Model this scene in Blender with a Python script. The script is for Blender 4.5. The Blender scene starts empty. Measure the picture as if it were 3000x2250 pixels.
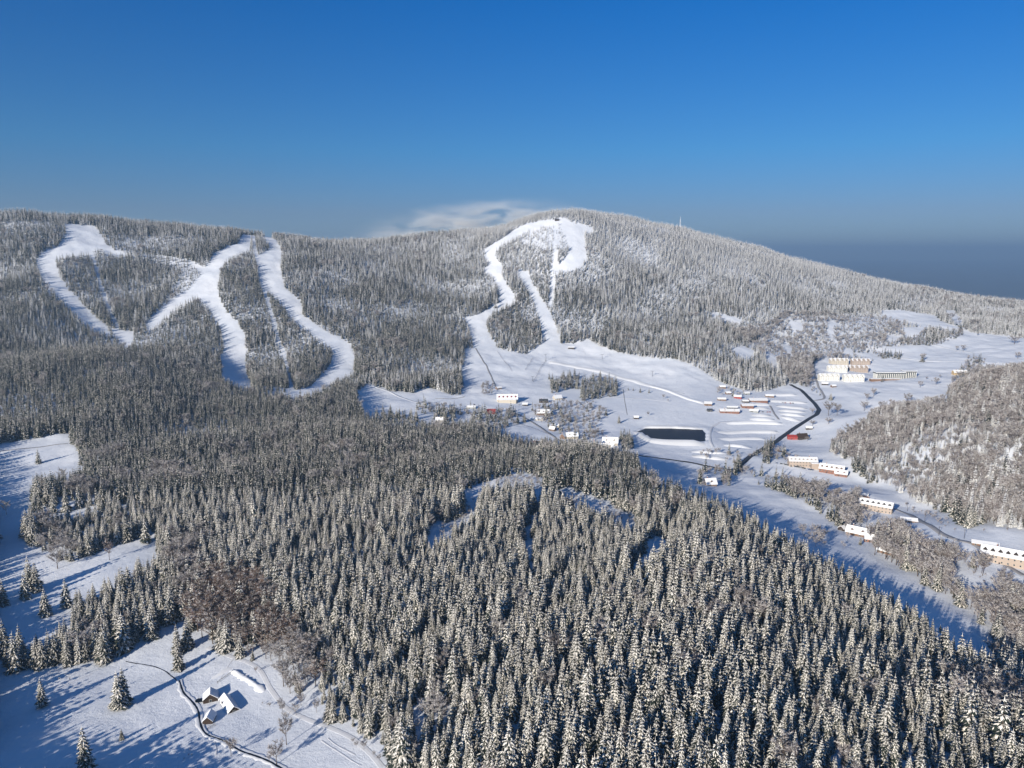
import bpy, math, random
import numpy as np
from mathutils import Vector, Matrix
random.seed(7); rng = np.random.default_rng(7)
scene = bpy.context.scene
COL = scene.collection
R = math.radians
HAZE, WISP = .85e-4, .10
# ------------------------------------------------------------------ camera model
W0, H0, FOC, PITCH = 2212.0, 1659.0, 1640.0, R(9.8)
CP, SP = math.cos(PITCH), math.sin(PITCH)
def ray(px, py):
    u = (np.asarray(px, float) - W0/2)/FOC; v = (np.asarray(py, float) - H0/2)/FOC
    f = CP - v*SP; d = v*CP + SP
    return u/f, -d/f                       # X/Y and Z/Y
def project(x, y, z):
    f = y*CP - z*SP; d = -z*CP - y*SP
    f = np.maximum(f, 1e-3)
    return W0/2 + FOC*x/f, H0/2 + FOC*d/f, f
cam = bpy.data.cameras.new("camera"); camo = bpy.data.objects.new("camera", cam); COL.objects.link(camo)
cam.sensor_width = 36; cam.lens = 36*FOC/W0; cam.clip_start = 1; cam.clip_end = 90000
camo.rotation_euler = (R(90) - PITCH, 0, 0)
scene.camera = camo
# ------------------------------------------------------------------ helpers: names and tags
def tag(o, label=None, cat=None, group=None, kind=None):
    if label: o['label'] = label
    if cat: o['category'] = cat
    if group: o['group'] = group
    if kind: o['kind'] = kind
    return o
class MB:
    def __init__(s): s.v = []; s.f = []; s.m = []
    def add(s, vs, fs, mi=0):
        b = len(s.v); s.v += [tuple(p) for p in vs]
        for f in fs: s.f.append(tuple(b + i for i in f)); s.m.append(mi)
    def box(s, x0, y0, z0, x1, y1, z1, mi=0):
        s.add([(x0,y0,z0),(x1,y0,z0),(x1,y1,z0),(x0,y1,z0),(x0,y0,z1),(x1,y0,z1),(x1,y1,z1),(x0,y1,z1)],
              [(0,3,2,1),(4,5,6,7),(0,1,5,4),(1,2,6,5),(2,3,7,6),(3,0,4,7)], mi)
    def tube(s, p, q, r0, r1, n=5, mi=0, cap=True):
        p = Vector(p); q = Vector(q); d = (q - p)
        if d.length < 1e-6: return
        d.normalize(); a = d.orthogonal().normalized(); b = d.cross(a)
        vs = []
        for c, r in ((p, r0), (q, r1)):
            for k in range(n):
                t = 2*math.pi*k/n; vs.append(c + a*(r*math.cos(t)) + b*(r*math.sin(t)))
        fs = [(k, (k+1) % n, n+(k+1) % n, n+k) for k in range(n)]
        if cap: fs += [tuple(range(n))[::-1], tuple(range(n, 2*n))]
        s.add(vs, fs, mi)
    def mesh(s, name, mats, smooth=False):
        me = bpy.data.meshes.new(name); me.from_pydata(s.v, [], s.f)
        for m in (mats if isinstance(mats, (list, tuple)) else [mats]): me.materials.append(m)
        me.polygons.foreach_set('material_index', s.m)
        if smooth: me.polygons.foreach_set('use_smooth', [True]*len(s.f))
        me.update(); return me
    def build(s, name, mats, parent=None, smooth=False):
        return link(name, s.mesh(name, mats, smooth), parent)
def link(name, me, parent=None, loc=None, rz=None):
    o = bpy.data.objects.new(name, me); COL.objects.link(o)
    if parent: o.parent = parent
    if loc is not None: o.location = loc
    if rz is not None: o.rotation_euler.z = rz
    return o
def empty(name, loc, rz=0.0):
    return link(name, None, None, loc, rz)
# ------------------------------------------------------------------ materials
def new_mat(name):
    m = bpy.data.materials.new(name); m.use_nodes = True
    return m, m.node_tree.nodes, m.node_tree.links, m.node_tree.nodes['Principled BSDF']
def mat(name, col, rough=.75, noise=.18, scale=1.5, rnd=0.0, bump=0.0):
    m, N, L, P = new_mat(name)
    P.inputs['Roughness'].default_value = rough
    P.inputs['Specular IOR Level'].default_value = .25
    tc = N.new('ShaderNodeTexCoord'); nz = N.new('ShaderNodeTexNoise'); nz.inputs['Scale'].default_value = scale
    nz.inputs['Detail'].default_value = 4
    L.new(tc.outputs['Object'], nz.inputs['Vector'])
    mr = N.new('ShaderNodeMapRange'); mr.inputs['To Min'].default_value = 1 - noise; mr.inputs['To Max'].default_value = 1 + noise
    L.new(nz.outputs['Fac'], mr.inputs['Value'])
    hs = N.new('ShaderNodeHueSaturation'); hs.inputs['Color'].default_value = (*col, 1)
    if rnd:
        oi = N.new('ShaderNodeObjectInfo'); m2 = N.new('ShaderNodeMapRange')
        m2.inputs['To Min'].default_value = 1 - rnd; m2.inputs['To Max'].default_value = 1 + rnd
        L.new(oi.outputs['Random'], m2.inputs['Value'])
        mm = N.new('ShaderNodeMath'); mm.operation = 'MULTIPLY'
        L.new(mr.outputs[0], mm.inputs[0]); L.new(m2.outputs[0], mm.inputs[1]); L.new(mm.outputs[0], hs.inputs['Value'])
    else: L.new(mr.outputs[0], hs.inputs['Value'])
    L.new(hs.outputs[0], P.inputs['Base Color'])
    if bump:
        bp = N.new('ShaderNodeBump'); bp.inputs['Strength'].default_value = bump; bp.inputs['Distance'].default_value = .3
        L.new(nz.outputs['Fac'], bp.inputs['Height']); L.new(bp.outputs[0], P.inputs['Normal'])
    return m
def snow_ground():
    m, N, L, P = new_mat('snow_ground'); P.inputs['Roughness'].default_value = .85; P.inputs['Specular IOR Level'].default_value = .15
    tc = N.new('ShaderNodeTexCoord')
    def noise(sc, det=5, rough=.6):
        n = N.new('ShaderNodeTexNoise'); n.inputs['Scale'].default_value = sc; n.inputs['Detail'].default_value = det
        n.inputs['Roughness'].default_value = rough; L.new(tc.outputs['Object'], n.inputs['Vector']); return n
    a = noise(.012); b = noise(.35, 6, .7); c = noise(.05, 4)
    r = N.new('ShaderNodeValToRGB'); r.color_ramp.elements[0].position = .35; r.color_ramp.elements[1].position = .65
    r.color_ramp.elements[0].color = (.70,.73,.78,1); r.color_ramp.elements[1].color = (.84,.85,.87,1)
    L.new(a.outputs['Fac'], r.inputs[0])
    # sparse grass / brush tips poking through
    r2 = N.new('ShaderNodeValToRGB'); r2.color_ramp.elements[0].position = .63; r2.color_ramp.elements[1].position = .78
    r2.color_ramp.elements[0].color = (0,0,0,1); r2.color_ramp.elements[1].color = (.55,.55,.55,1)
    L.new(b.outputs['Fac'], r2.inputs[0])
    mx = N.new('ShaderNodeMix'); mx.data_type = 'RGBA'; L.new(r2.outputs[0], mx.inputs['Factor'])
    L.new(r.outputs[0], mx.inputs['A']); mx.inputs['B'].default_value = (.22,.19,.16,1)
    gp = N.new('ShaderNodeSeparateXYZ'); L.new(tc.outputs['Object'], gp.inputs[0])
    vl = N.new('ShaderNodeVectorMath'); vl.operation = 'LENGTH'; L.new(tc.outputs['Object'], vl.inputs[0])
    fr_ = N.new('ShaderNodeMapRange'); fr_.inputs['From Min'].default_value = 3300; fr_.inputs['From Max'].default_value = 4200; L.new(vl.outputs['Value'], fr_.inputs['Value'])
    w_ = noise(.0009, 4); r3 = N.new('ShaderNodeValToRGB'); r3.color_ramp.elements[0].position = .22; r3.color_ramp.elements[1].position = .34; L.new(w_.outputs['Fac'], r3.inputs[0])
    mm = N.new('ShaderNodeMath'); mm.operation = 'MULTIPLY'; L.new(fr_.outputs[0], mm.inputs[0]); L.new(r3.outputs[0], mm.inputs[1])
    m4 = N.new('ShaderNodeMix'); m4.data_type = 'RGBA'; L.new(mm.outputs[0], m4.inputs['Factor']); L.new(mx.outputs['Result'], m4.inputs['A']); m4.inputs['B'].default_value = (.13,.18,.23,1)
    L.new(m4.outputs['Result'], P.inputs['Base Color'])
    b1 = N.new('ShaderNodeBump'); b1.inputs['Strength'].default_value = .8; b1.inputs['Distance'].default_value = .35
    L.new(b.outputs['Fac'], b1.inputs['Height'])
    b2 = N.new('ShaderNodeBump'); b2.inputs['Strength'].default_value = .5; b2.inputs['Distance'].default_value = 2.2
    L.new(c.outputs['Fac'], b2.inputs['Height']); L.new(b1.outputs[0], b2.inputs['Normal']); e = noise(1.4, 4, .7); b3 = N.new('ShaderNodeBump'); b3.inputs['Strength'].default_value = .7; b3.inputs['Distance'].default_value = .25
    L.new(e.outputs['Fac'], b3.inputs['Height']); L.new(b2.outputs[0], b3.inputs['Normal']); L.new(b3.outputs[0], P.inputs['Normal'])
    return m
M = {}
M['ground'] = snow_ground()
M['snow'] = mat('snow', (.80,.80,.80), .8, .08, 1.2, .08)
M['tree_snow'] = mat('branch_snow', (.82,.765,.68), .8, .2, .9, .25)
M['tree_frost'] = mat('branch_frost', (.80,.78,.76), .8, .15, .9, .12)
M['needles'] = mat('needles', (.020,.028,.022), .8, .4, 1.2, .35)
M['needles_pale'] = mat('frosted_needles', (.50,.50,.49), .8, .3, 1.2, .3)
M['bark'] = mat('bark', (.09,.065,.05), .9, .3, 3)
M['twig'] = mat('twigs', (.165,.135,.125), .9, .3, 2, .3)
M['twig_red'] = mat('russet_twigs', (.15,.10,.075), .9, .3, 2, .3)
M['twig_frost'] = mat('frosted_twigs', (.56,.53,.51), .9, .2, 2, .2)
M['packed'] = mat('packed_snow', (.70,.70,.71), .8, .12, .25, 0, .3)
M['asphalt'] = mat('asphalt', (.035,.036,.04), .6, .25, .3)
M['slush'] = mat('slush', (.33,.32,.32), .7, .3, .3)
M['dark'] = mat('dark_water', (.006,.009,.013), .35, .3, .2)
M['creek'] = mat('creek_water', (.03,.028,.03), .3, .4, .4)
M['pond'] = mat('pond_water', (.006,.009,.016), .35, .2, .02); M['pond'].node_tree.nodes['Principled BSDF'].inputs['Specular IOR Level'].default_value = .08
M['wood'] = mat('dark_wood', (.045,.030,.022), .8, .3, 2)
M['brown'] = mat('brown_wall', (.20,.12,.08), .8, .2, 2)
M['red'] = mat('red_wall', (.35,.045,.035), .7, .15, 1)
M['redroof'] = mat('red_roof', (.30,.045,.04), .7, .2, 1)
M['brick'] = mat('brick_wall', (.24,.12,.085), .85, .2, 2)
M['cream'] = mat('cream_wall', (.55,.49,.40), .85, .1, 1)
M['white'] = mat('white_wall', (.72,.70,.64), .85, .08, 1)
M['ochre'] = mat('ochre_wall', (.50,.36,.19), .85, .12, 1)
M['peach'] = mat('peach_wall', (.42,.34,.28), .85, .12, 1)
M['grey'] = mat('grey_wall', (.30,.31,.30), .8, .15, 1)
M['glass'] = mat('window_glass', (.03,.04,.05), .15, .2, 1)
M['frame'] = mat('window_frame', (.6,.57,.5), .6, .1, 1)
M['steel'] = mat('galvanised_steel', (.22,.23,.25), .5, .1, 1)
M['darksteel'] = mat('dark_steel', (.06,.065,.075), .5, .1, 1)
M['tyre'] = mat('tyre_rubber', (.02,.02,.02), .8, .1, 1)
CARC = [mat('car_paint_'+n, c, .3, .04, 1) for n, c in (('black',(.015,.016,.02)),('silver',(.35,.36,.38)),('blue',(.03,.07,.2)),('red',(.35,.03,.03)),('white',(.7,.7,.7)))]
# ------------------------------------------------------------------ terrain
def conv(ox, oy, s):
    return lambda pts: [((ox + x/s)*.737333, (oy + y/s)*.737333) for x, y in pts]
R1 = conv(0,550,2.0109); R2 = conv(1000,550,2.212); R3 = conv(1900,750,2.0109); R4 = conv(1000,1050,3.6867)
R5 = conv(1500,1050,3.6867); R6 = conv(2000,1050,3.6867); S1 = conv(2300,1300,2.7657); S2 = conv(0,1250,2.37)
S3 = conv(0,1800,2.765); S4 = conv(500,1850,3.16); S5 = conv(550,1950,8.295); S6 = conv(1200,1300,2.765); S7 = conv(2350,980,4.424)
CT = [(-250,1659,352),(0,1659,350),(300,1659,350),(600,1659,347),(830,1659,335),(1106,1659,316),(1500,1659,300),(1900,1659,300),(2212,1659,305),
 (-200,1400,473),(0,1400,473),(400,1400,475),(700,1400,455),(1106,1400,440),(1500,1400,430),(1900,1400,450),(2150,1450,492),
 (0,1200,635),(300,1200,630),(600,1200,610),(1000,1200,610),(1400,1200,600),(1750,1205,635),
 (0,1100,745),(300,1100,740),(700,1100,735),(1100,1080,760),(1350,1060,800),(1600,1120,735),(1500,1075,790),
 (0,1000,920),(200,1000,920),(500,1000,940),(900,1000,940),(1200,1000,920),(1300,990,950),
 (1450,1130,720),(1300,1150,690),(1700,1175,660),(1850,1262,590),(1950,1310,550),(2100,1400,488),
 (1700,1130,783),(1900,1220,657),(2050,1300,586),(2140,1380,529),(1550,1060,919),(2230,1500,467),
 (1450,940,1276),(1200,930,1268),(1650,960,1231),(1000,900,1333),(1100,860,1484),(1600,880,1465),(850,850,1481),(1100,760,1856),
 (1400,790,1790),(1300,740,1964),(1650,830,1679),(1850,800,1847),(1850,780,1939),(2000,800,1815),(2050,700,2322),(2200,740,2050),(2150,690,2450),
 (1800,900,1402),(1900,900,1379),(1950,850,1562),(1750,960,1243),(1780,930,1319),
 (1850,960,1153),(1900,1050,970),(2000,1100,862),(2212,1100,790),(2000,950,1023),(2212,950,902),(2100,880,1100),(2212,850,1050),
 (2212,800,1130),(2100,837,1170),(1980,887,1190),(1880,930,1200),
 (2212,1200,686),(2100,1180,706),(2212,1300,592),(2000,1200,691),(1900,1120,811),(1750,1000,1078),(1850,1060,925),(2050,1140,757),
 (1210,459,2700),(1210,475,2600),(1100,490,2700),(950,507,2750),(800,523,2700),(700,526,2600),(600,516,2500),(500,506,2450),(350,494,2400),(200,484,2300),(100,478,2250),(0,475,2200),(-200,478,2200),
 (1300,466,2800),(1400,486,2850),(1500,505,2900),(1640,541,2950),(1800,583,3000),(1950,618,3000),(2100,648,3050),(2212,667,3050),(2400,700,3000),
 (1100,650,2150),(1200,600,2280),(1200,530,2430),(1400,650,2250),(1400,560,2500),(1600,650,2350),(1600,580,2600),(1500,720,2030),(1650,720,2150),(1850,720,2200),(1800,650,2550),(2000,650,2700),(1500,760,1850),
 (1600,790,1790),(900,650,2100),(900,760,1800),(900,820,1600),(900,570,2400),(700,650,2000),(700,760,1730),(700,820,1560),(700,570,2250),
 (500,650,1900),(500,750,1700),(500,800,1580),(500,570,2150),(250,700,1750),(250,620,1950),(250,550,2130),(100,620,1850),(100,550,2030),(270,738,1660),
 (0,700,1600),(0,800,1300),(0,900,1090),(150,780,1380),(280,780,1420),(300,850,1250),(500,855,1330),(400,815,1400),(620,885,1270),(770,910,1225),
 (200,900,1110),(500,930,1130),(700,950,1080),(-200,800,1350),(-200,650,1800)]
P = []
for a, b, Y in CT:
    u, w = ray(a, b); P.append((u*Y, Y, w*Y))
P += [(330,770,-288),(60,1010,-282),(250,1050,-305),(420,640,-284),(480,560,-286),(600,430,-288),(130,1120,-298),
      (-450,1440,-252),(-560,1500,-246),(-250,1420,-276),(-900,1560,-200),
      (650,1350,-285),(830,1330,-262),(1000,1400,-262),(0,150,-236),(-420,210,-226),(-560,300,-232),(-360,300,-246),(-250,150,-242),(400,150,-215),(-900,400,-240),(900,300,-240),(900,600,-300),
      (0,-400,-200),(-1200,1000,-200),(1300,1200,-170),(1200,900,-215),(-1800,2000,100),(-1900,1400,-80),(2300,2200,-240),
      (-2000,2500,60),(-1000,2900,20),(0,3100,10),(300,3150,80),(1000,3400,-90),(2000,3400,-300),(0,3600,-150),(-1500,3600,-150),(1500,3800,-300),(2600,3400,-340)]
P = np.array(P)
def tps_fit(P, lam=.02):
    S = 1000.; xy = P[:, :2]/S; n = len(P)
    d = np.linalg.norm(xy[:, None]-xy[None], axis=2); K = np.where(d > 0, d*d*np.log(d+1e-12), 0) + lam*1e-3*np.eye(n)
    Q = np.c_[np.ones(n), xy]; A = np.block([[K, Q], [Q.T, np.zeros((3, 3))]])
    sol = np.linalg.solve(A, np.r_[P[:, 2], 0, 0, 0])
    def f(x, y):
        x = x.ravel()/S; y = y.ravel()/S; out = np.empty(len(x))
        for i in range(0, len(x), 20000):
            xs = x[i:i+20000]; ys = y[i:i+20000]
            d = np.hypot(xs[:, None]-xy[None, :, 0], ys[:, None]-xy[None, :, 1])
            out[i:i+20000] = (d*d*np.log(d+1e-12))@sol[:n] + sol[n] + sol[n+1]*xs + sol[n+2]*ys
        return out
    return f
tps = tps_fit(P)
GS = 6.0
core = lambda a, b: np.arange(a, b + .1, GS)
xl = -2400 - np.cumsum(np.geomspace(12, 9000, 26))[::-1]; xr = 2400 + np.cumsum(np.geomspace(12, 9000, 26))
yb = 60 - np.cumsum(np.geomspace(12, 3000, 16))[::-1]; yf = 3402 + np.cumsum(np.geomspace(12, 9000, 26))
GX = np.r_[xl, core(-2400, 2400), xr]; GY = np.r_[yb, core(60, 3402), yf]
XX, YY = np.meshgrid(GX, GY)
def wob(x, y, seed, wl, amp):
    r = np.random.default_rng(seed); z = np.zeros_like(x)
    for k in range(7):
        a = r.uniform(0, 2*np.pi); f = 2*np.pi/(wl*r.uniform(.6, 1.6)); z += np.sin((x*np.cos(a)+y*np.sin(a))*f + r.uniform(0, 6.28) + 1.3*np.sin((x*np.sin(a)-y*np.cos(a))*f*.7))
    return z*amp/3.0
cx = np.clip(XX, -2500, 2700); cy = np.clip(YY, -200, 3500)
ZZ = tps(cx, cy).reshape(XX.shape)
ZZ = np.clip(ZZ, -420, 150)
dist_out = np.hypot(XX-cx, YY-cy)
t = np.clip(dist_out/2500, 0, 1); t = t*t*(3-2*t)
ZZ = ZZ*(1-t) + (-430)*t
inner = np.clip(1-dist_out/300, 0, 1)*(1 - .85*np.exp(-(((XX-400)/420)**2 + ((YY-1400)/260)**2)**2))
ZZ += (wob(XX, YY, 1, 260, 2.2) + wob(XX, YY, 2, 90, 1.0) + wob(XX, YY, 3, 34, .30))*inner*np.clip(YY/900, .35, 1)
# pond basin
PZ = -309.5
def on_plane(pts, z):
    out = []
    for a, b in pts:
        u, w = ray(a, b); Y = z/w; out.append((u*Y, Y))
    return np.array(out)
pond = on_plane([(1380,933),(1397,926),(1450,926),(1514,928.5),(1520,936),(1519,954),(1466,953.5),(1414,953)], PZ)
def seg_dist(x, y, poly, closed=True):
    d = np.full(x.shape, 1e9); n = len(poly)
    for i in range(n if closed else n-1):
        ax, ay = poly[i]; bx, by = poly[(i+1) % n]
        dx, dy = bx-ax, by-ay; tt = np.clip(((x-ax)*dx+(y-ay)*dy)/(dx*dx+dy*dy+1e-9), 0, 1)
        d = np.minimum(d, np.hypot(x-ax-tt*dx, y-ay-tt*dy))
    return d
def inside(x, y, poly):
    c = np.zeros(np.shape(x), bool); n = len(poly)
    for i in range(n):
        x0, y0 = poly[i]; x1, y1 = poly[(i+1) % n]
        if y0 == y1: continue
        k = ((y0 > y) != (y1 > y)) & (x < (x1-x0)*(y-y0)/(y1-y0)+x0)
        c ^= k
    return c
sd = seg_dist(XX, YY, pond); ins = inside(XX, YY, pond); sdn = np.where(ins, -sd, sd)
tb = np.clip((sdn-12)/30, 0, 1)
prof = np.where(sdn < 4, PZ-2.5, PZ+1.6)
ZZ = np.where(sdn < 42, prof*(1-tb) + ZZ*tb, ZZ)
def tri_h(x, y):
    x = np.asarray(x, float); y = np.asarray(y, float)
    i = np.clip(np.searchsorted(GX, x)-1, 0, len(GX)-2); j = np.clip(np.searchsorted(GY, y)-1, 0, len(GY)-2)
    fx = (x-GX[i])/(GX[i+1]-GX[i]); fy = (y-GY[j])/(GY[j+1]-GY[j])
    return (ZZ[j, i]*(1-fx)*(1-fy)+ZZ[j, i+1]*fx*(1-fy)+ZZ[j+1, i]*(1-fx)*fy+ZZ[j+1, i+1]*fx*fy)
H = tri_h
YS = np.arange(240, 3400, 3.0)
def at(px, py):
    u, w = ray(px, py)
    g = H(u*YS, YS); k = np.nonzero(g >= w*YS)[0]
    if len(k) == 0: Y = 3000.
    else:
        k = k[0]
        if k == 0: Y = YS[0]
        else:
            a = w*YS[k-1]-g[k-1]; b = w*YS[k]-g[k]; Y = YS[k-1] + 3*a/(a-b+1e-9)
    return float(u*Y), float(Y), float(H(u*Y, Y))
ny, nx = XX.shape
me = bpy.data.meshes.new('snowy_ground')
vv = np.stack([XX, YY, ZZ], -1).reshape(-1, 3)
jj, ii = np.meshgrid(np.arange(ny-1), np.arange(nx-1), indexing='ij'); b0 = (jj*nx+ii).ravel()
ff = np.stack([b0, b0+1, b0+nx+1, b0+nx], -1)
me.vertices.add(len(vv)); me.vertices.foreach_set('co', vv.ravel().astype('f4'))
me.loops.add(ff.size); me.loops.foreach_set('vertex_index', ff.ravel().astype('i4'))
me.polygons.add(len(ff)); me.polygons.foreach_set('loop_start', (np.arange(len(ff))*4).astype('i4'))
me.polygons.foreach_set('use_smooth', np.ones(len(ff), bool)); me.update(calc_edges=True); me.validate()
me.materials.append(M['ground'])
tag(link('snowy_ground', me), 'snow covered mountains, valley floor and far plain', None, None, 'structure')
mb = MB(); big = pond + (pond-pond.mean(0))*.05
mb.add([(x, y, PZ) for x, y in big], [tuple(range(len(big)))[::-1]])
tag(mb.build('pond_water', M['pond']), 'dark unfrozen water of the reservoir beside the car park', None, None, 'structure')
# ------------------------------------------------------------------ draped strips
def resample(pts, step):
    pts = np.array(pts, float); d = np.r_[0, np.cumsum(np.linalg.norm(np.diff(pts, axis=0), axis=1))]
    n = max(2, int(d[-1]/step)); s = np.linspace(0, d[-1], n)
    q = np.stack([np.interp(s, d, pts[:, k]) for k in range(pts.shape[1])], -1)
    if n > 6:
        for _ in range(3): q[1:-1] = (q[:-2]+2*q[1:-1]+q[2:])/4
    return q
def world_line(pts): return [at(a, b)[:2] for a, b in pts]
def strip(name, wl, prof, m, label, kind='structure', step=4, jitter=0, cat=None, group=None):
    # prof: list of (offset, height above ground)
    q = resample(wl, step); tn = np.gradient(q, axis=0); tn /= np.linalg.norm(tn, axis=1)[:, None]+1e-9
    nrm = np.stack([-tn[:, 1], tn[:, 0]], -1); k = len(prof); vs = []
    taper = np.minimum(1, np.minimum(np.arange(len(q)), np.arange(len(q))[::-1])/2.0)
    for i in range(len(q)):
        jt = 1 + jitter*random.uniform(-1, 1)
        for o, h in prof:
            x, y = q[i] + nrm[i]*o*jt
            vs.append((x, y, float(H(x, y)) + (h if h < .6 else h*taper[i]*(1+jitter*random.uniform(-1, 1)))))
    fs = [(i*k+j, i*k+j+1, (i+1)*k+j+1, (i+1)*k+j) for i in range(len(q)-1) for j in range(k-1)]
    fs = [f[::-1] for f in fs]
    mb = MB(); mb.add(vs, fs); o = mb.build(name, m, None, True)
    return tag(o, label, cat, group, kind)
def flat(w, h=.28): return [(-w/2-.6, -.5), (-w/2, h), (0, h+.05), (w/2, h), (w/2+.6, -.5)]
road_main = world_line(R3([(835,757),(900,790),(940,830),(980,870),(1006,905),(990,935),(930,970),(850,1020),(780,1070),(700,1120),(620,1170),(560,1215),(525,1250)]))
strip('main_road', road_main, flat(8.5), M['asphalt'], 'cleared dark asphalt road curving down past the car park')
road_b = world_line(R3([(972,640),(980,700),(1000,770),(1036,825),(1035,842),(985,852),(960,850)]))
strip('side_road', road_b, flat(5, .24), M['slush'], 'narrow cleared road below the apartment village')
road_c = world_line(R5([(60,600),(170,660),(300,740),(400,810),(480,870),(560,905),(640,935),(760,950),(880,962)]))
strip('valley_road', road_c, flat(5.5), M['slush'], 'narrow dark road winding down through the village')
road_d = world_line(R5([(1110,1000),(1300,1030),(1450,1060),(1600,1080),(1850,1112),(2050,1150),(2200,1180),(2350,1200),(2500,1205)]))
strip('lower_road', road_d, flat(6), M['asphalt'], 'dark road along the foot of the reservoir dam')
road_e = world_line(S1([(860,520),(930,545),(1000,570),(1120,640),(1250,720),(1400,790),(1500,795),(1560,835),(1650,890),(1750,960),(1936,1070)]))
strip('lodge_road', road_e, flat(6), M['slush'], 'grey road running down past the lodges on the right')
track = world_line(S4([(340,150),(480,200),(600,250),(780,310),(850,380),(900,500),(960,580),(1040,690),(1120,750),(1250,810),(1450,880),(1650,960),(1800,1080),(1900,1180),(1960,1260)]))
strip('farm_track', track, [(-1.6,-.02),(-1.5,.08),(-1.1,.02),(-.5,.10),(.5,.10),(1.1,.02),(1.5,.08),(1.6,-.02)], M['packed'], 'packed snow track with wheel ruts along the forest edge')
strip('snow_track', world_line(R3([(0,765),(130,800),(240,845),(330,870)])), [(-7,-.4),(-5,1.2),(3,2.6),(6,.3),(7,-.4)], M['snow'], 'bright snow bank along the edge of the nursery piste')
strip('snow_track', world_line(R2([(1345,1130),(1500,1155),(1700,1195),(1900,1250),(2080,1300),(2212,1340)])), [(-12,-.3),(-9,.9),(2,2.4),(8,.3),(10,-.4)], M['snow'], 'bright snow bank sloping across the open valley')
for nm, pts, w, mm, lb in (
    ('snow_path', R6([(330,960),(300,900),(290,820),(320,740),(400,690),(560,680),(700,690)]), 5, M['packed'], 'curved packed track around the upper side of the car park'),
    ('snow_path', R6([(900,465),(950,520),(990,600),(1040,660)]), 4, M['slush'], 'dark pathway between the two car park fields'),
    ('snow_path', R2([(870,1040),(900,1090),(940,1150),(975,1230),(1010,1310)]), 3.5, M['slush'], 'brown trampled path beside the lower piste'),
    ('snow_path', R2([(200,1280),(330,1330),(480,1390),(700,1430),(900,1450)]), 5, M['packed'], 'packed track crossing the meadow left of the hotel'),
    ('snow_path', R2([(610,1365),(700,1370),(800,1355)]), 3, M['slush'], 'short dark path at the forest corner'),
    ('snow_path', S2([(-60,178),(0,172),(200,150),(350,130),(470,118)]), 2.2, M['slush'], 'dark farm path across the left meadow'),
    ('snow_path', R3([(1470,600),(1700,620),(1960,625),(2212,640)]), 5, M['snow'], 'track across the far right field'),
    ('snow_path', S7([(1650,110),(1720,140),(1900,180),(2212,240)]), 5, M['packed'], 'track climbing the far right field'),
    ('snow_path', S7([(1660,110),(1700,90),(1760,80)]), 5, M['asphalt'], 'short visible bend of dark road on the far slope'),
    ('snow_path', R3([(1815,400),(1850,432)]), 5, M['asphalt'], 'short dark strip of road high on the far slope'),
    ('snow_path', R5([(1000,420),(1200,430),(1450,440),(1700,470)]), 3, M['packed'], 'packed piste track below the spruce clumps'),
    ('snow_path', R5([(715,465),(770,510),(830,570)]), 3, M['slush'], 'dark stretch of path in the village meadow'),
    ('snow_path', R5([(1200,330),(1215,450),(1245,610)]), 1.2, M['slush'], 'thin fence trace running down the open meadow')):
    strip(nm, world_line(pts), flat(w, .25), mm, lb)
creek = world_line(S4([(80,455),(100,540),(110,590),(190,630),(250,690),(262,760),(265,840),(280,920),(310,985),(400,975),(500,1000),(600,1075),(690,1140),(760,1150),(830,1160),(930,1210),(1000,1260),(1100,1300)]))
def wig(l, a):
    q = resample(l, 5); return [tuple(p + np.array([random.uniform(-a, a), random.uniform(-a, a)])) for p in q]
strip('creek_bank', wig(creek, .8), [(-2.4,-.15),(-1.5,.42),(-.5,.1),(.5,.1),(1.5,.38),(2.4,-.15)], M['snow'], 'humped snow banks of the creek', step=2.5, jitter=.35)
strip('creek', wig(creek, .5), [(-.5,.08),(-.35,.26),(.35,.26),(.5,.08)], M['dark'], 'narrow dark creek winding past the farm huts', step=2, jitter=.35)
strip('creek', wig(world_line(S3([(1030,378),(1130,410),(1230,400),(1300,430),(1365,465),(1378,500),(1440,545),(1470,600)])), .8), [(-.35,-.02),(-.2,.12),(.2,.12),(.35,-.02)], M['creek'], 'thin upper stretch of creek by the paired spruces', step=2, jitter=.4)
for nm_, pts_ in (('ski_track', S4([(395,985),(415,1050),(425,1150)])), ('ski_track', S4([(1400,1010),(1500,1090),(1620,1160),(1760,1240)])), ('ski_track', S4([(1450,990),(1560,1070),(1700,1150)])),
    ('ski_track', S3([(0,600),(200,560),(400,560)])), ('ski_track', S3([(430,640),(560,560),(750,480)])), ('ski_track', S4([(600,240),(520,330),(470,430)])), ('ski_track', S2([(0,400),(120,420),(220,500)])), ('ski_track', S2([(300,1400),(420,1330),(520,1260)]))):
    strip(nm_, wig(world_line(pts_), .5), [(-.5,.0),(-.3,.14),(0,.03),(.3,.14),(.5,.0)], M['packed'], 'faint trodden track across the snow', step=2, jitter=.4)
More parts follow.
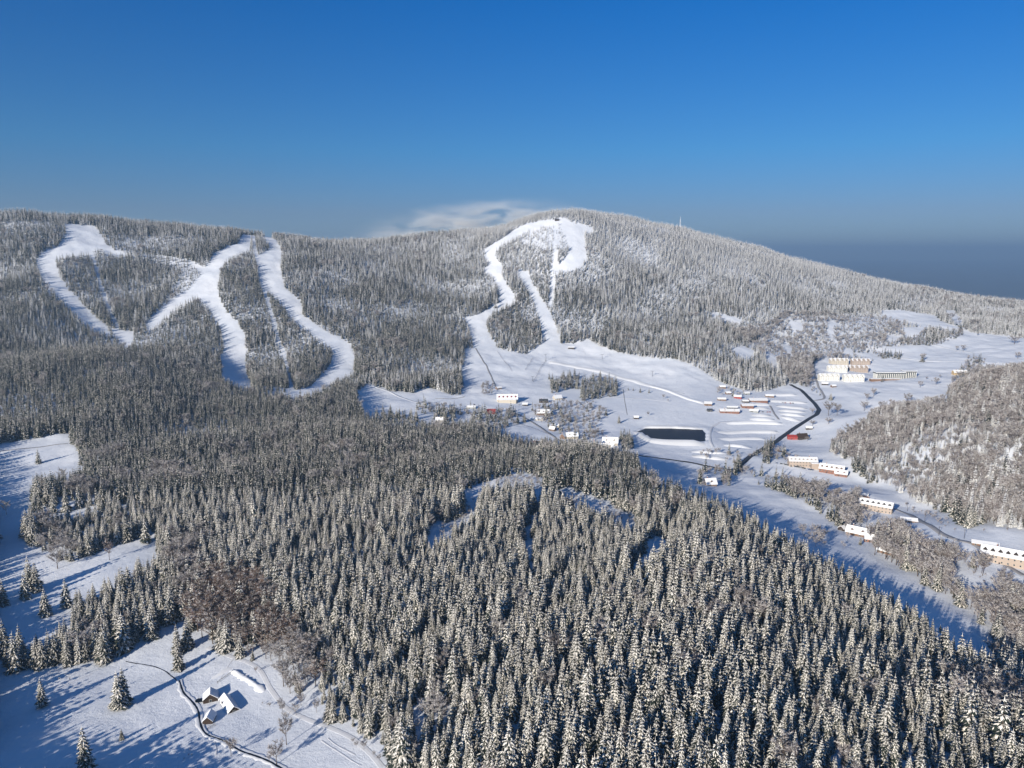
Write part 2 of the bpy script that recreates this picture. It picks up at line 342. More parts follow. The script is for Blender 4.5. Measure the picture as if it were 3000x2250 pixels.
# car park terraces: broad banks facing the valley
for pts in ([(950,398),(1240,395)],[(905,462),(1120,470),(1350,483)],[(740,505),(950,498)],[(1010,515),(1180,535),(1350,545)],[(1030,560),(1180,575),(1330,582)],
            [(1045,595),(1180,612),(1320,625)],[(740,612),(960,622)],[(725,655),(1000,668)],[(1060,625),(1160,655),(1270,680)],[(470,702),(800,695),(1080,705)],
            [(370,797),(700,795),(1035,795)],[(405,872),(650,870),(900,872)],[(440,935),(560,945),(740,968)],[(90,1008),(280,1015),(470,1025)],
            [(750,540),(940,545)],[(100,1055),(300,1075),(480,1090)]):
    strip('snow_bank', world_line(R6(pts)), [(-8,-.3),(-6,1.2),(-1,3.2),(2,3.0),(7,.2),(8.5,-.4)], M['snow'], 'long white snow bank between the terraces of the car park', step=6, jitter=.05)
strip('snow_bank', world_line(R5([(1360,800),(1450,850),(1540,905),(1700,910),(2080,915)])), [(-14,-.4),(-8,2.0),(0,5.0),(3,4.4),(6,-.3)], M['snow'], 'bright snow covered dam slope in front of the reservoir', step=8)
strip('snow_bank', world_line(R5([(1400,740),(1600,748),(1850,752),(2060,775)])), [(-5,-.4),(-2,1.8),(4,2.2),(7,-.3)], M['snow'], 'snow bank behind the reservoir', step=8)
strip('snow_bank', world_line(S4([(560,360),(660,420),(760,480),(860,560)])), [(-2.2,-.3),(-1.4,.7),(0,1.1),(1.4,.8),(2.4,-.3)], M['snow'], 'lumpy bright earth bank beside the farm track', step=1.6, jitter=.5)
strip('snow_bank', world_line(S4([(380,440),(460,390),(560,330)])), [(-3,-.3),(-1.5,1.2),(1,1.4),(3,-.3)], M['snow'], 'small snow ridge above the farm huts', step=3, jitter=.4)
# ------------------------------------------------------------------ image-space outlines of clearings, thrown onto the terrain
def AISLE(c, w): return [(a-w/2, b) for a, b in c] + [(a+w/2, b) for a, b in c[::-1]]
OPEN = [
 R1([(385,215),(470,215),(500,290),(535,345),(520,372),(400,385),(330,400),(320,450),(350,520),(400,600),(480,680),(560,760),(665,845),(560,828),(480,765),(400,690),(320,600),(260,540),(225,480),(212,425),(250,380),(330,350),(385,300)]),
 R1([(475,220),(560,225),(600,290),(620,330),(680,370),(760,389),(900,401),(1000,408),(1120,430),(1205,478),(1190,482),(1100,434),(950,413),(780,396),(660,378),(565,350),(540,370),(545,395),(530,395),(490,270)]),
 AISLE(R1([(546,392),(590,560),(655,740),(705,840),(735,868)]), 5.5),
 R1([(1430,275),(1480,280),(1470,350),(1380,390),(1320,430),(1290,500),(1280,590),(1300,680),(1340,750),(1400,810),(1440,850),(1450,920),(1445,1000),(1455,1100),(1490,1165),(1400,1150),(1305,1110),(1300,1010),(1325,940),(1305,850),(1290,790),(1230,700),(1190,665),(1160,625),(1080,668),(1000,720),(930,780),(860,825),(865,790),(950,710),(1040,640),(1130,590),(1175,520),(1190,480),(1230,450),(1250,400),(1330,350),(1400,330)]),
 R1([(1545,285),(1600,290),(1640,330),(1660,380),(1650,450),(1665,540),(1680,600),(1740,640),(1780,690),(1770,740),(1850,800),(1920,850),(2000,890),(2060,920),(2092,980),(2080,1070),(1960,1130),(1930,1160),(1850,1190),(1750,1225),(1700,1212),(1600,1190),(1500,1162),(1640,1182),(1760,1192),(1830,1170),(1900,1100),(1950,1030),(1975,950),(1900,900),(1850,860),(1780,795),(1720,755),(1670,680),(1600,610),(1545,570),(1530,450),(1515,400),(1580,370),(1590,330)]),
 AISLE(R1([(1490,280),(1512,400),(1545,560),(1593,720),(1642,890),(1690,1040),(1722,1190)]), 6.5),
 R1([(650,835),(780,850),(790,890),(740,950),(720,900),(690,865)]),
 R2([(1400,205),(1300,215),(1200,235),(1120,270),(1040,330),(970,370),(925,400),(925,440),(975,485),(925,520),(985,570),(1015,630),(1030,740),(960,780),(870,830),(800,840),(830,900),(865,1040),(1010,1040),(965,960),(940,900),(945,830),(985,785),(1080,745),(1125,715),(1110,675),(1050,600),(1035,560),(1045,510),(1000,450),(980,400),(1050,350),(1130,310),(1200,260),(1300,235),(1400,225)]),
 R2([(1400,200),(1440,198),(1530,240),(1575,290),(1580,370),(1590,430),(1560,490),(1500,522),(1400,525),(1360,555),(1355,535),(1420,490),(1465,440),(1480,390),(1460,330),(1450,280),(1420,240)]),
 R2([(1145,535),(1215,545),(1225,600),(1260,660),(1300,720),(1345,800),(1380,880),(1410,960),(1420,1020),(1300,1060),(1200,1080),(1300,1010),(1335,985),(1305,940),(1285,830),(1235,700),(1180,590),(1150,565)]),
 AISLE(R2([(1391,230),(1388,400),(1374,540),(1366,640),(1356,755)]), 9),
 R2([(1500,215),(1640,265),(1600,280),(1560,260)]),
 # valley, mid-left part
 R2([(800,1045),(865,1035),(1010,1040),(1060,1052),(1190,1082),(1300,1020),(1415,1010),(1500,1012),(1600,985),(1700,1040),(1800,1070),(1980,1100),(2140,1122),(2212,1140),(2300,1500),(2212,1560),(1700,1620),(1150,1610),(850,1500),(620,1500),(300,1500),(150,1440),(95,1330),(170,1270),(330,1320),(470,1330),(560,1290),(720,1345),(800,1350),(785,1250),(780,1200),(800,1140)]),
 R3([(-60,600),(0,612),(130,605),(250,640),(330,690),(420,742),(560,792),(680,803),(760,775),(840,752),(950,775),(965,700),(960,655),(970,635),(1040,610),(1350,620),(1480,600),(1600,600),(2300,600),(2300,630),(1960,645),(1880,690),(1810,740),(1760,820),(1600,850),(1500,860),(1330,900),(1270,950),(1160,1010),(1050,1110),(1080,1180),(1180,1200),(1200,1270),(1300,1330),(1200,1380),(900,1300),(700,1300),(450,1360),(200,1340),(0,1240),(-60,1200)]),
 [(1050,905),(1480,940),(1560,1040),(1560,1015),(1400,985),(1250,945),(1120,935)],
 R4([(1350,60),(1480,0),(1600,400),(1500,560),(1320,640),(1200,560),(1290,400)]),
 # right fields
 R3([(1350,320),(1480,318),(1680,350),(1720,380),(1850,430),(1900,450),(2212,482),(2300,490),(2300,620),(1500,600),(1460,590),(1250,560),(1350,545),(1600,520),(1700,500),(1840,440),(1700,420),(1480,370)]),
 R3([(1500,420),(1640,420),(1640,500),(1540,490)]), R3([(285,322),(400,335),(540,372),(540,400),(400,350)]),
 R3([(490,545),(560,530),(640,575),(560,590)]), R3([(690,560),(760,610),(760,650),(690,600)]), R3([(830,380),(920,400),(900,430),(840,410)]), R3([(1740,320),(1800,320),(1860,400),(1820,390)]),
 R3([(1150,540),(1250,560),(1480,600),(1400,620),(1300,590),(1160,570)]), R3([(1040,380),(1100,385),(1090,410)]),R3([(1050,425),(1090,425),(1085,460),(1050,455)]),R3([(1405,470),(1490,470),(1480,505),(1410,505)]),R3([(800,500),(850,560),(830,570),(790,530)]),
 # lower field and strips near the lodges
 [(1440,985),(1560,1035),(1640,1050),(1700,1070),(1760,1100),(1830,1155),(1860,1185),(1960,1240),(2060,1300),(2140,1365),(2160,1420),(2080,1385),(2000,1330),(1900,1265),(1800,1210),(1700,1150),(1600,1095),(1500,1048)],
 S1([(-60,60),(340,120),(560,260),(640,320),(800,330),(1000,440),(1180,530),(1330,580),(1440,690),(1600,660),(1936,700),(2000,1150),(1850,1090),(1750,1010),(1650,950),(1560,880),(1420,810),(1280,790),(1150,760),(1050,690),(950,600),(800,620),(640,540),(590,460),(640,330),(500,330),(250,230),(0,260)]),
 S1([(1400,920),(1500,1060),(1700,1080),(1720,1200),(1600,1170),(1500,1130),(1390,1090)]), S1([(490,650),(640,680),(760,770),(720,790),(560,740)]), S1([(960,930),(1080,1000),(1060,1020),(960,970)]),S1([(1100,720),(1200,760),(1210,790),(1120,770)]),
 # left meadows
 S2([(-45,135),(0,120),(280,80),(490,40),(480,130),(540,170),(560,260),(540,300),(400,315),(230,330),(215,420),(230,540),(150,620),(150,760),(230,820),(290,880),(420,960),(560,915),(700,860),(900,800),(1050,760),(1100,730),(1100,820),(1040,900),(900,960),(700,1080),(520,1160),(470,1330),(330,1400),(170,1500),(0,1520),(-45,1540)]),
 S2([(230,560),(350,545),(560,515),(860,462),(900,480),(720,515),(560,560),(400,580),(230,600)]),
 S3([(-60,420),(60,440),(450,430),(600,400),(740,400),(930,380),(1050,250),(1250,190),(1475,30),(1560,180),(1640,220),(1750,265),(1900,330),(2080,400),(2250,440),(2300,600),(2420,760),(2650,860),(2900,950),(3150,1150),(3400,1500),(1500,1900),(1200,1750),(900,1400),(600,1330),(300,1300),(-60,1290)]),
 # openings in the foreground forest
 S6([(420,400),(560,330),(700,285),(850,250),(1040,262),(1075,340),(1150,395),(1300,415),(1450,415),(1600,470),(1720,540),(1840,590),(1840,700),(1740,690),(1640,610),(1540,560),(1400,515),(1300,480),(1150,440),(1050,410),(950,370),(800,360),(700,360),(600,380),(545,500),(545,600),(450,660),(330,720),(200,780),(130,760),(200,660),(400,620),(455,520)]),
 S6([(1040,450),(985,600),(925,680),(915,740),(945,850),(955,1000),(935,1140),(980,1140),(1018,1050),(1018,950),(988,800),(995,700),(1068,600),(1080,460)]),
 S6([(1920,770),(2110,770),(2095,840),(1990,950),(1900,1000),(1800,1070),(1770,1010),(1900,900)]),
]
SPARSE = [(R2([(1110,310),(1260,235),(1385,235),(1450,260),(1480,400),(1390,395),(1260,400),(1180,370)]), .55),
 (R1([(1100,470),(1190,500),(1160,590),(1000,680),(900,760),(1000,620)]), .75),
 (R3([(820,370),(1300,330),(1500,380),(1530,520),(1480,600),(1100,600),(960,620),(800,640),(680,560),(560,540),(700,470)]), .62),
 (R1([(800,380),(1100,440),(1150,500),(900,470)]), .85),
 (S1([(340,60),(560,150),(560,260),(380,160)]), .5)]
DECID = [([(1790,985),(1830,920),(1950,860),(2050,838),(2100,795),(2300,765),(2400,1170),(2212,1175),(2100,1130),(2000,1100),(1900,1050),(1850,1000)], 1.0, 'hill'),
 (S1([(0,240),(250,215),(500,330),(640,330),(600,470),(780,580),(950,600),(1050,700),(1200,800),(1300,790),(1430,800),(1500,900),(1936,1150),(2300,1400),(2300,1900),(1936,1800),(1700,1530),(1400,1310),(1100,1090),(900,1010),(600,980),(450,900),(480,620),(280,500),(100,460),(0,370)]), .86, 'valley'),
 (R3([(480,460),(700,400),(820,340),(1200,360),(1500,360),(1560,540),(1300,600),(970,640),(980,780),(830,775),(760,640),(640,560)]), .62, 'valley'),
 ([(395,1335),(440,1385),(530,1415),(600,1450),(625,1530),(700,1575),(690,1480),(665,1400),(600,1345),(560,1280),(470,1250),(400,1285)], .88, 'russet'),
 (S4([(900,300),(1000,180),(1250,200),(1320,420),(1300,600),(1380,760),(1250,800),(1040,690),(930,500)]), .8, 'valley'),
 (S2([(1000,300),(1300,330),(1400,400),(1300,450),(1050,380)]), .7, 'valley'),
 (S2([(280,700),(420,750),(560,900),(420,960),(290,900)]), .8, 'valley'),
 (S2([(1180,800),(1400,760),(1422,1150),(1250,1300),(1180,1000)]), .7, 'valley'),
 ([(1960,600),(2212,640),(2400,660),(2400,720),(2212,712),(2090,680),(1960,650)], .15, 'hill')]
ADD = [(S3([(430,470),(760,420),(560,560),(430,640)]), 7, 1.2), (S3([(1430,1080),(1570,1090),(1560,1190),(1440,1180)]), 4, 1.2), (S4([(820,670),(960,660),(930,720),(850,730)]), 2.5, 1.2), (S3([(620,240),(760,240),(760,330),(640,330)]), 6, 1.2),
 (S4([(560,1000),(660,1000),(640,1130),(560,1150)]), 5, 1.1), (S4([(1000,850),(1100,820),(1120,1000),(1030,1050)]), 6, 1.1), (S4([(880,1090),(1000,1080),(1000,1220),(900,1220)]), 5, 1.1), (S4([(1560,900),(1980,1150),(1990,1260),(1700,1080)]), 6, 1.1),
 (R5([(180,560),(500,470),(900,480),(1000,600),(900,900),(600,860),(300,700)]), 10.5, .88), (R6([(180,1010),(600,1010),(620,1190),(200,1100)]), 14, .9),
 (R6([(700,1010),(1150,1000),(1100,1100),(720,1090)]), 13, .85), (S1([(870,440),(1200,560),(1330,640),(1400,760),(1250,700),(1000,540)]), 10, 1.1), (S1([(1480,940),(1700,1060),(1720,1190),(1500,1120)]), 9, 1.1),
 (S1([(0,100),(300,230),(250,215),(0,200)]), 14, .8), (R4([(1100,540),(1500,520),(1700,580),(1300,620)]), 16, .8), (R6([(350,330),(700,330),(640,420),(380,420)]), 18, .9), (S7([(0,560),(200,650),(260,820),(120,760)]), 14, .9),
 (S7([(550,200),(900,160),(1000,220),(700,260)]), 13, .85), (R3([(1200,700),(1700,690),(1740,740),(1300,760)]), 45, .9), (R2([(480,1390),(800,1440),(900,1470),(500,1470)]), 11, .6), (S1([(1440,700),(1900,720),(1936,900),(1700,820)]), 24, 1.1),
 (S6([(700,300),(850,265),(1040,275),(1060,345),(1150,400),(1300,425),(1450,430),(1450,460),(1300,460),(1150,425),(950,355),(700,345)]), 5.0, 1.1),
 (S6([(200,700),(450,560),(480,520),(560,420),(530,560),(420,670),(250,770)]), 7, 1.1), (S6([(1450,430),(1600,480),(1820,600),(1820,680),(1640,590)]), 6.5, 1.1),
 (R5([(400,220),(480,260),(560,200),(720,190),(740,330),(560,350),(430,390)]), 8.5, .2),
 (R5([(740,250),(900,200),(1060,230),(1150,280),(1130,410),(900,440),(745,450)]), 8.5, .25),
 (R4([(380,620),(520,600),(700,640),(830,690),(700,720),(500,700),(350,700)]), 9, .3),
 (R4([(1420,590),(1680,570),(1880,590),(1920,700),(1750,800),(1450,790),(1380,700)]), 9.5, .5),
 (R4([(1000,590),(1230,600),(1230,720),(1000,690)]), 9, .4),
 (R5([(1160,870),(1290,850),(1310,990),(1180,990)]), 6, .35),
 (R6([(890,960),(990,930),(950,1140),(860,1140)]), 8, .1),
 (R6([(200,1200),(640,1190),(900,1290),(1300,1300),(1300,1330),(950,1330),(640,1260),(200,1240)]), 9, .8),
 (R6([(580,1130),(660,1130),(650,1230),(560,1230)]), 6, .3),
 (R6([(170,1240),(230,1240),(240,1400),(180,1380)]), 6, .9), (R6([(400,1260),(520,1260),(520,1380),(420,1380)]), 6, .8),
 (S7([(900,230),(1150,260),(1290,270),(1290,320),(1000,310)]), 9, .4),
 (R5([(530,620),(640,620),(640,700),(540,700)]), 7, .8), (R4([(1500,290),(1640,290),(1640,410),(1510,420)]), 8, 1.0),
 (R5([(850,790),(1000,820),(860,900),(740,880)]), 10, .9), (R5([(360,560),(420,560),(410,690),(340,690)]), 7, .9),
 (R3([(1880,600),(1990,620),(1820,830),(1760,840),(1760,780)]), 8, .9),
 (R3([(1640,430),(1750,440),(1850,440),(1850,470),(1700,530),(1600,530),(1500,520),(1400,540),(1400,520),(1560,490)]), 8, .7),
 (S1([(130,700),(340,740),(330,850),(260,850),(120,790)]), 9, 1.0), (S1([(450,780),(520,780),(510,870),(450,860)]), 9, 1.0),
 (S4([(960,690),(1080,700),(1180,790),(1060,900),(960,800)]), 7, 1.0)]
# ------------------------------------------------------------------ tree prototypes
def spruce_mesh(seed, Ht, Rm, nwh, per, detail, snowy):
    r = random.Random(seed); cr = MB()
    for w in range(nwh):
        t = (w + r.uniform(-.3, .3))/nwh; t = min(max(t, 0), .985)
        z = Ht*(.10 + .89*t); rad = Rm*(1-t)**.82 + .22
        n = max(4, int(per*(1 - .45*t)))
        a0 = r.uniform(0, 6.28)
        for k in range(n):
            a = a0 + 6.283*k/n + r.uniform(-.22, .22); L = rad*r.uniform(.72, 1.18); dr = L*r.uniform(.28, .52) + .1
            ca, sa = math.cos(a), math.sin(a)
            def pt(s, side, dz=0):   # s along branch, side metres sideways
                return (ca*s*L - sa*side, sa*s*L + ca*side, z + .10*L*s - dr*s*s + dz)
            def blade(s0, s1, s2, w1, dz, mi, sag):
                cr.add([pt(s0, 0, dz), pt(s1, -w1, dz-sag), pt(s1, 0, dz+.05), pt(s1, w1, dz-sag), pt(s2, 0, dz)], [(0,1,2),(0,2,3),(1,4,2),(2,4,3)], mi)
            wb = L*(.27 if detail else .36) + .12
            blade(.05, .55, 1.0, wb, 0, 0, wb*.55)
            if detail:
                for sg in (-1, 1):
                    for s0 in (.3, .58, .8):
                        ln = L*(.5 - .3*s0)*r.uniform(.8, 1.3); aa = a + sg*r.uniform(.6, .95); b = pt(s0, 0, .02)
                        tx, ty = b[0]+math.cos(aa)*ln, b[1]+math.sin(aa)*ln; tz = b[2] - ln*r.uniform(.4, .7)
                        nx_, ny_ = -math.sin(aa)*.16, math.cos(aa)*.16; mx_, my_, mz_ = (b[0]+tx)/2, (b[1]+ty)/2, (b[2]+tz)/2
                        cr.add([b, (mx_+nx_*1.6, my_+ny_*1.6, mz_-.12), (tx, ty, tz), (mx_-nx_*1.6, my_-ny_*1.6, mz_-.12)], [(0,1,2,3)], 0)
                        if r.random() < snowy:
                            cr.add([(b[0], b[1], b[2]+.10), (mx_+nx_*.8, my_+ny_*.8, mz_+.06), (tx, ty, tz+.06), (mx_-nx_*.8, my_-ny_*.8, mz_+.06)], [(0,1,2,3)], 1)
            if r.random() < snowy + .1:
                blade(.12, r.uniform(.5, .66), r.uniform(.9, 1.04), wb*r.uniform(.34, .52), .13, 1, wb*.12)
    cr.tube((0,0,Ht*.9), (0,0,Ht*1.03), .12, .02, 4, 1)
    tr = MB(); tr.tube((0,0,-1.5), (0,0,Ht*.5), .26, .16, 6, 2); tr.tube((0,0,Ht*.5), (0,0,Ht*.97), .16, .03, 5, 2)
    return cr, tr
def bare_mesh(seed, Ht, spread, nl, nb, nt, frost, red=False):
    r = random.Random(seed); cr = MB(); tr = MB()
    tr.tube((0,0,-1.2), (0,0,Ht*.32), .28, .2, 6, 2); top = Vector((r.uniform(-.5,.5), r.uniform(-.5,.5), Ht*.82))
    tr.tube((0,0,Ht*.32), top, .2, .05, 5, 2)
    for i in range(nl):
        t = .25 + .6*i/nl; b = Vector((0,0,Ht*.32)).lerp(top, max(0, (t-.25)/.6)); a = i*2.4 + r.uniform(-.4,.4)
        rise = 1.1 - .3*abs(t-.5); ln = spread*(1.25 - .55*t)*r.uniform(.8, 1.15)
        e = b + Vector((math.cos(a)*ln, math.sin(a)*ln, ln*rise*r.uniform(.8, 1.3)))
        tr.tube(b, e, .11, .04, 4, 2)
        for j in range(nb):
            b2 = b.lerp(e, r.uniform(.25, 1)); a2 = a + r.uniform(-1.3, 1.3); l2 = ln*r.uniform(.35, .65)
            e2 = b2 + Vector((math.cos(a2)*l2, math.sin(a2)*l2, l2*r.uniform(.3, 1.2)))
            cr.tube(b2, e2, .06, .02, 3, 0, False)
            for q in range(nt):
                b3 = b2.lerp(e2, r.uniform(.1, 1)); d = Vector((r.gauss(0,1), r.gauss(0,1), r.uniform(-.2, 1.4))).normalized()*r.uniform(.9, 2.0)
                sd_ = d.cross(Vector((r.gauss(0,1), r.gauss(0,1), r.gauss(0,1)))).normalized()*r.uniform(.06, .14)
                cr.add([b3-sd_, b3+sd_, b3+d], [(0,1,2)], 1 if r.random() < frost else 0)
    return cr, tr
SPN = [(11,21,4.3,14,9,True,.62),(12,24,4.8,16,9,True,.7),(13,18,4.1,12,9,True,.5),(14,22,5.2,14,10,True,.74),(15,16,3.4,11,8,True,.5)]
near = []
for i, a in enumerate(SPN):
    c, t_ = spruce_mesh(*a); near.append((c, t_, a[1]))
FAR = [(21,20,3.5,11,7,False,.56),(22,22,3.8,12,7,False,.7),(23,17,3.3,10,6,False,.42)]
FRO = [(31,15,2.8,10,6,False,.9),(32,17,3.0,11,6,False,.85)]
BARE = [(41,13,4.2,10,7,15,.38,False),(42,15,4.6,11,7,15,.62,False),(43,12,3.8,10,7,12,.3,True)]
def join(c, t_):
    m = MB(); m.v = c.v + t_.v; b = len(c.v); m.f = c.f + [tuple(b+i for i in f) for f in t_.f]; m.m = c.m + t_.m; return m
MS = [M['needles'], M['tree_snow'], M['bark']]; MF = [M['needles_pale'], M['tree_frost'], M['bark']]
protos = []       # (mesh, height, family)
for c, t_, h in near: protos.append((join(c, t_).mesh('spruce', MS), h, 'near'))
for a in FAR: c, t_ = spruce_mesh(*a); protos.append((join(c, t_).mesh('spruce_small', MS), a[1], 'far'))
for a in FRO: c, t_ = spruce_mesh(*a); protos.append((join(c, t_).mesh('spruce_frosted', MF), a[1], 'frost'))
bare = []
for a in BARE:
    c, t_ = bare_mesh(*a); mm = [M['twig_red'] if a[7] else M['twig'], M['twig_frost'], M['bark']]
    bare.append((c.mesh('crown', mm), t_.mesh('trunk', mm))); protos.append((join(c, t_).mesh('bare_tree', mm), a[1], 'bare'))
IDX = {'near': [0,1,2,3,4], 'far': [5,6,7], 'frost': [8,9], 'bare': [10,11], 'russet': [12]}
crown_me = [c.mesh('crown', MS) for c, _, _ in near]; trunk_me = [t_.mesh('trunk', MS) for _, t_, _ in near]
# ------------------------------------------------------------------ forest scatter
def scatter(y0, y1, sp):
    ys = np.arange(y0, y1, sp); out = []
    for y in ys:
        hw = .675*y*1.04 + 60; xs = np.arange(-hw-(30 if y > 520 else 260), hw, sp)
        out.append(np.stack([xs + rng.uniform(-.46, .46, len(xs))*sp, y + rng.uniform(-.46, .46, len(xs))*sp], -1))
    return np.concatenate(out)
C = np.concatenate([scatter(150, 900, 5.9), scatter(900, 1600, 5.8), scatter(1600, 3150, 6.6)])
x, y = C[:, 0], C[:, 1]; z = H(x, y)
px, py, fd = project(x, y, z)
hgt = 17 + 4.5*wob(x, y, 9, 220, 1.) + rng.normal(0, 4.0, len(x))
hgt = np.clip(hgt, 6, 29) * np.interp(y, [0, 1400, 2300, 3000], [1.06, 1.04, 1.0, .82])
pxm, pym, _ = project(x, y, z + hgt*.75); pxa, pya, _ = project(x, y, z + hgt*.4)
keep = (py < 3600) & ((px > -400) | (y < 520)) & (px < 2700)
u_ = rng.uniform(size=len(x))
for pi, poly in enumerate(OPEN):
    xs_ = [p[0] for p in poly]; ys_ = [p[1] for p in poly]
    bb = (px > min(xs_)-30) & (px < max(xs_)+30) & (py > min(ys_)-10) & (py < max(ys_)+90) & keep
    k = np.nonzero(bb)[0]
    if len(k) == 0: continue
    hit = inside(px[k], py[k], poly) | inside(pxm[k], pym[k], poly) | inside(pxa[k], pya[k], poly)
    if pi >= len(OPEN)-3: hit = inside(px[k], py[k], poly) | inside(pxa[k], pya[k], poly)
    keep[k[hit]] = False
for poly, dn in SPARSE:
    hit = inside(px, py, poly); keep &= ~(hit & (u_ > dn)); hgt = np.where(hit, hgt*.7, hgt)
keep &= sdn.max() > -1
keep &= ~((sd_p := seg_dist(x, y, pond)) < 25) | (y < 900)
# natural gaps in the stand
gap = wob(x, y, 21, 60, 1.) + wob(x, y, 22, 25, .6)
keep &= ~((gap > 1.0) & (y < 1000) & (rng.uniform(size=len(x)) < .5))
# off-frame: meadow side of the valley below the farm stays open, the wood to its left casts the long shadows
off = py > 1690
keep &= ~((py > 1640) & (py < 1770) & (px < 600)); keep &= ~(off & (px > 175) & (px < 1050) & (py < 2600)); hgt = np.where((px < 200) & (py > 1690), 27, hgt)
# hidden ground
def visible(x, y, ztop, margin=18.):
    vis = np.ones(len(x), bool)
    for f in np.linspace(.25, .985, 46):
        g = H(x*f, y*f); vis &= ~(g + margin*0 > ztop*f + margin*f)
    return vis
kk = np.nonzero(keep)[0]; v = visible(x[kk], y[kk], z[kk] + hgt[kk], 22.); keep[kk[~v]] = False
kk = np.nonzero(keep)[0]
x, y, z, px, py, hgt = x[kk], y[kk], z[kk], px[kk], py[kk], hgt[kk]
fam = np.where(y < 760, 0, 1)               # 0 near 1 far 2 frost 3 bare 4 russet
un = rng.uniform(size=len(x))
fr = np.clip((z + 170)/240, 0, 1)*.85*np.clip(.25 + (px-500)/800, .25, 1) + np.clip((px-1000)/900, 0, 1)*.6*(y > 1600) + .12 + .12*wob(x, y, 31, 300, 1.)
fam = np.where((y > 1500) & (un < fr), 2, fam)
un = rng.uniform(size=len(x))
for poly, fc, kind in DECID:
    hit = inside(px, py, poly) & (un < fc)
    u2 = rng.uniform(size=len(x)); fam = np.where(hit, (4 if kind == 'russet' else 3) if kind != 'hill' else np.where(u2 < .58, 3, np.where(u2 < .84, 2, 1)), fam)
bg = wob(x, y, 41, 120, 1.)
fam = np.where((fam < 2) & (bg > 1.15) & (un < .5), 3, fam)
fam = np.where((fam < 2) & (un < .025), 3, fam)
ax, ay, af, ah = [], [], [], []
for poly, sp, dec in ADD:
    wp = np.array(world_line(poly)); lo = wp.min(0); hi = wp.max(0)
    gx, gy = np.meshgrid(np.arange(lo[0], hi[0], sp), np.arange(lo[1], hi[1], sp)); gx = gx.ravel() + rng.uniform(-.45,.45, gx.size)*sp; gy = gy.ravel() + rng.uniform(-.45,.45, gy.size)*sp
    k = inside(gx, gy, wp); gx, gy = gx[k], gy[k]; d = rng.uniform(size=len(gx)) < dec
    ax.append(gx); ay.append(gy); af.append(np.where(d, 3, 1)); ah.append(rng.uniform(1.2, 2.4, len(gx)) if dec > 1.15 else rng.uniform(2.5, 5, len(gx)) if dec > 1 else np.where(d, rng.uniform(6, 12, len(gx)), rng.uniform(11, 25, len(gx))))
ax = np.concatenate(ax); ay = np.concatenate(ay); az = H(ax, ay); apx, apy, _ = project(ax, ay, az)
x = np.r_[x, ax]; y = np.r_[y, ay]; z = np.r_[z, az]; px = np.r_[px, apx]; py = np.r_[py, apy]; hgt = np.r_[hgt, np.concatenate(ah)]; fam = np.r_[fam, np.concatenate(af)]
hgt = np.where(fam >= 3, np.where(hgt < 6, hgt, np.clip(hgt*rng.uniform(.5, 1.0, len(x)), 5, 18)), hgt)
drop = (fam >= 3) & (rng.uniform(size=len(x)) < .22)
x, y, z, px, py, hgt, fam = [q_[~drop] for q_ in (x, y, z, px, py, hgt, fam)]
pick = rng.uniform(size=len(x))
idx = np.zeros(len(x), int)
for f, key in enumerate(['near', 'far', 'frost', 'bare', 'russet']):
    L_ = IDX[key]; idx = np.where(fam == f, np.array(L_)[(pick*len(L_)).astype(int) % len(L_)], idx)
print('trees', len(x), 'by family', np.bincount(fam))
PH = np.array([p[1] for p in protos], float)
scl = hgt/PH[idx]; wid = scl*rng.uniform(.76, 1.14, len(x))*np.where((y > 800) & (fam < 3), .93, 1.0); rot = rng.uniform(0, 6.283, len(x)); tilt = rng.normal(0, .032, (len(x), 2))
# --- the individually modelled trees: the ones that show largest
inframe = (px > -5) & (px < 2217) & (project(x, y, z+hgt*.6)[1] < 1659) & visible(x, y, z+hgt, 0.)
GREG = [('far left', 380), ('left', 800), ('middle', 1250), ('right', 1750), ('far right', 3000)]
def where_txt(a, b):
    w = next(n for n, lim in GREG if a < lim)
    return w, ('bottom edge' if b > 1560 else 'lower part' if b > 1350 else 'middle' if b > 1150 else 'upper part')
def put_tree(k, kind, label, group, cat):
    root = empty('spruce_tree' if kind == 's' else 'bare_tree', (float(x[k]), float(y[k]), float(z[k])), float(rot[k]))
    root.scale = (wid[k], wid[k], scl[k]); root.rotation_euler.x = tilt[k, 0]; root.rotation_euler.y = tilt[k, 1]
    tag(root, label, cat, group)
    cm, tm = (crown_me[idx[k]], trunk_me[idx[k]]) if kind == 's' else bare[idx[k]-10]
    link('crown', cm, root); link('trunk', tm, root)
single = np.zeros(len(x), bool)
sp_near = np.nonzero(inframe & (fam == 0))[0]; order = sp_near[np.argsort(-(hgt/np.hypot(y, z))[sp_near])][:255]
for k in order:
    w, v_ = where_txt(px[k], py[k]); sz = 'tall' if hgt[k] > 21 else 'medium' if hgt[k] > 17 else 'short'
    put_tree(k, 's', f'{sz} snow laden spruce in the dense foreground forest, {w} of the picture, {v_}', f'{sz} foreground forest spruces, {w}, {v_}', 'spruce'); single[k] = True
br = np.nonzero(inframe & (fam >= 3))[0]; order = br[np.argsort(-(hgt/np.hypot(y, z))[br])][:280]
for k in order:
    w, v_ = where_txt(px[k], py[k]); c_ = 'russet' if fam[k] == 4 else 'grey frosted'
    put_tree(k, 'b', f'{c_} leafless tree standing among the snowy woods, {w} of the picture, {v_}', f'{c_} leafless trees, {w}, {v_}', 'bare tree'); single[k] = True
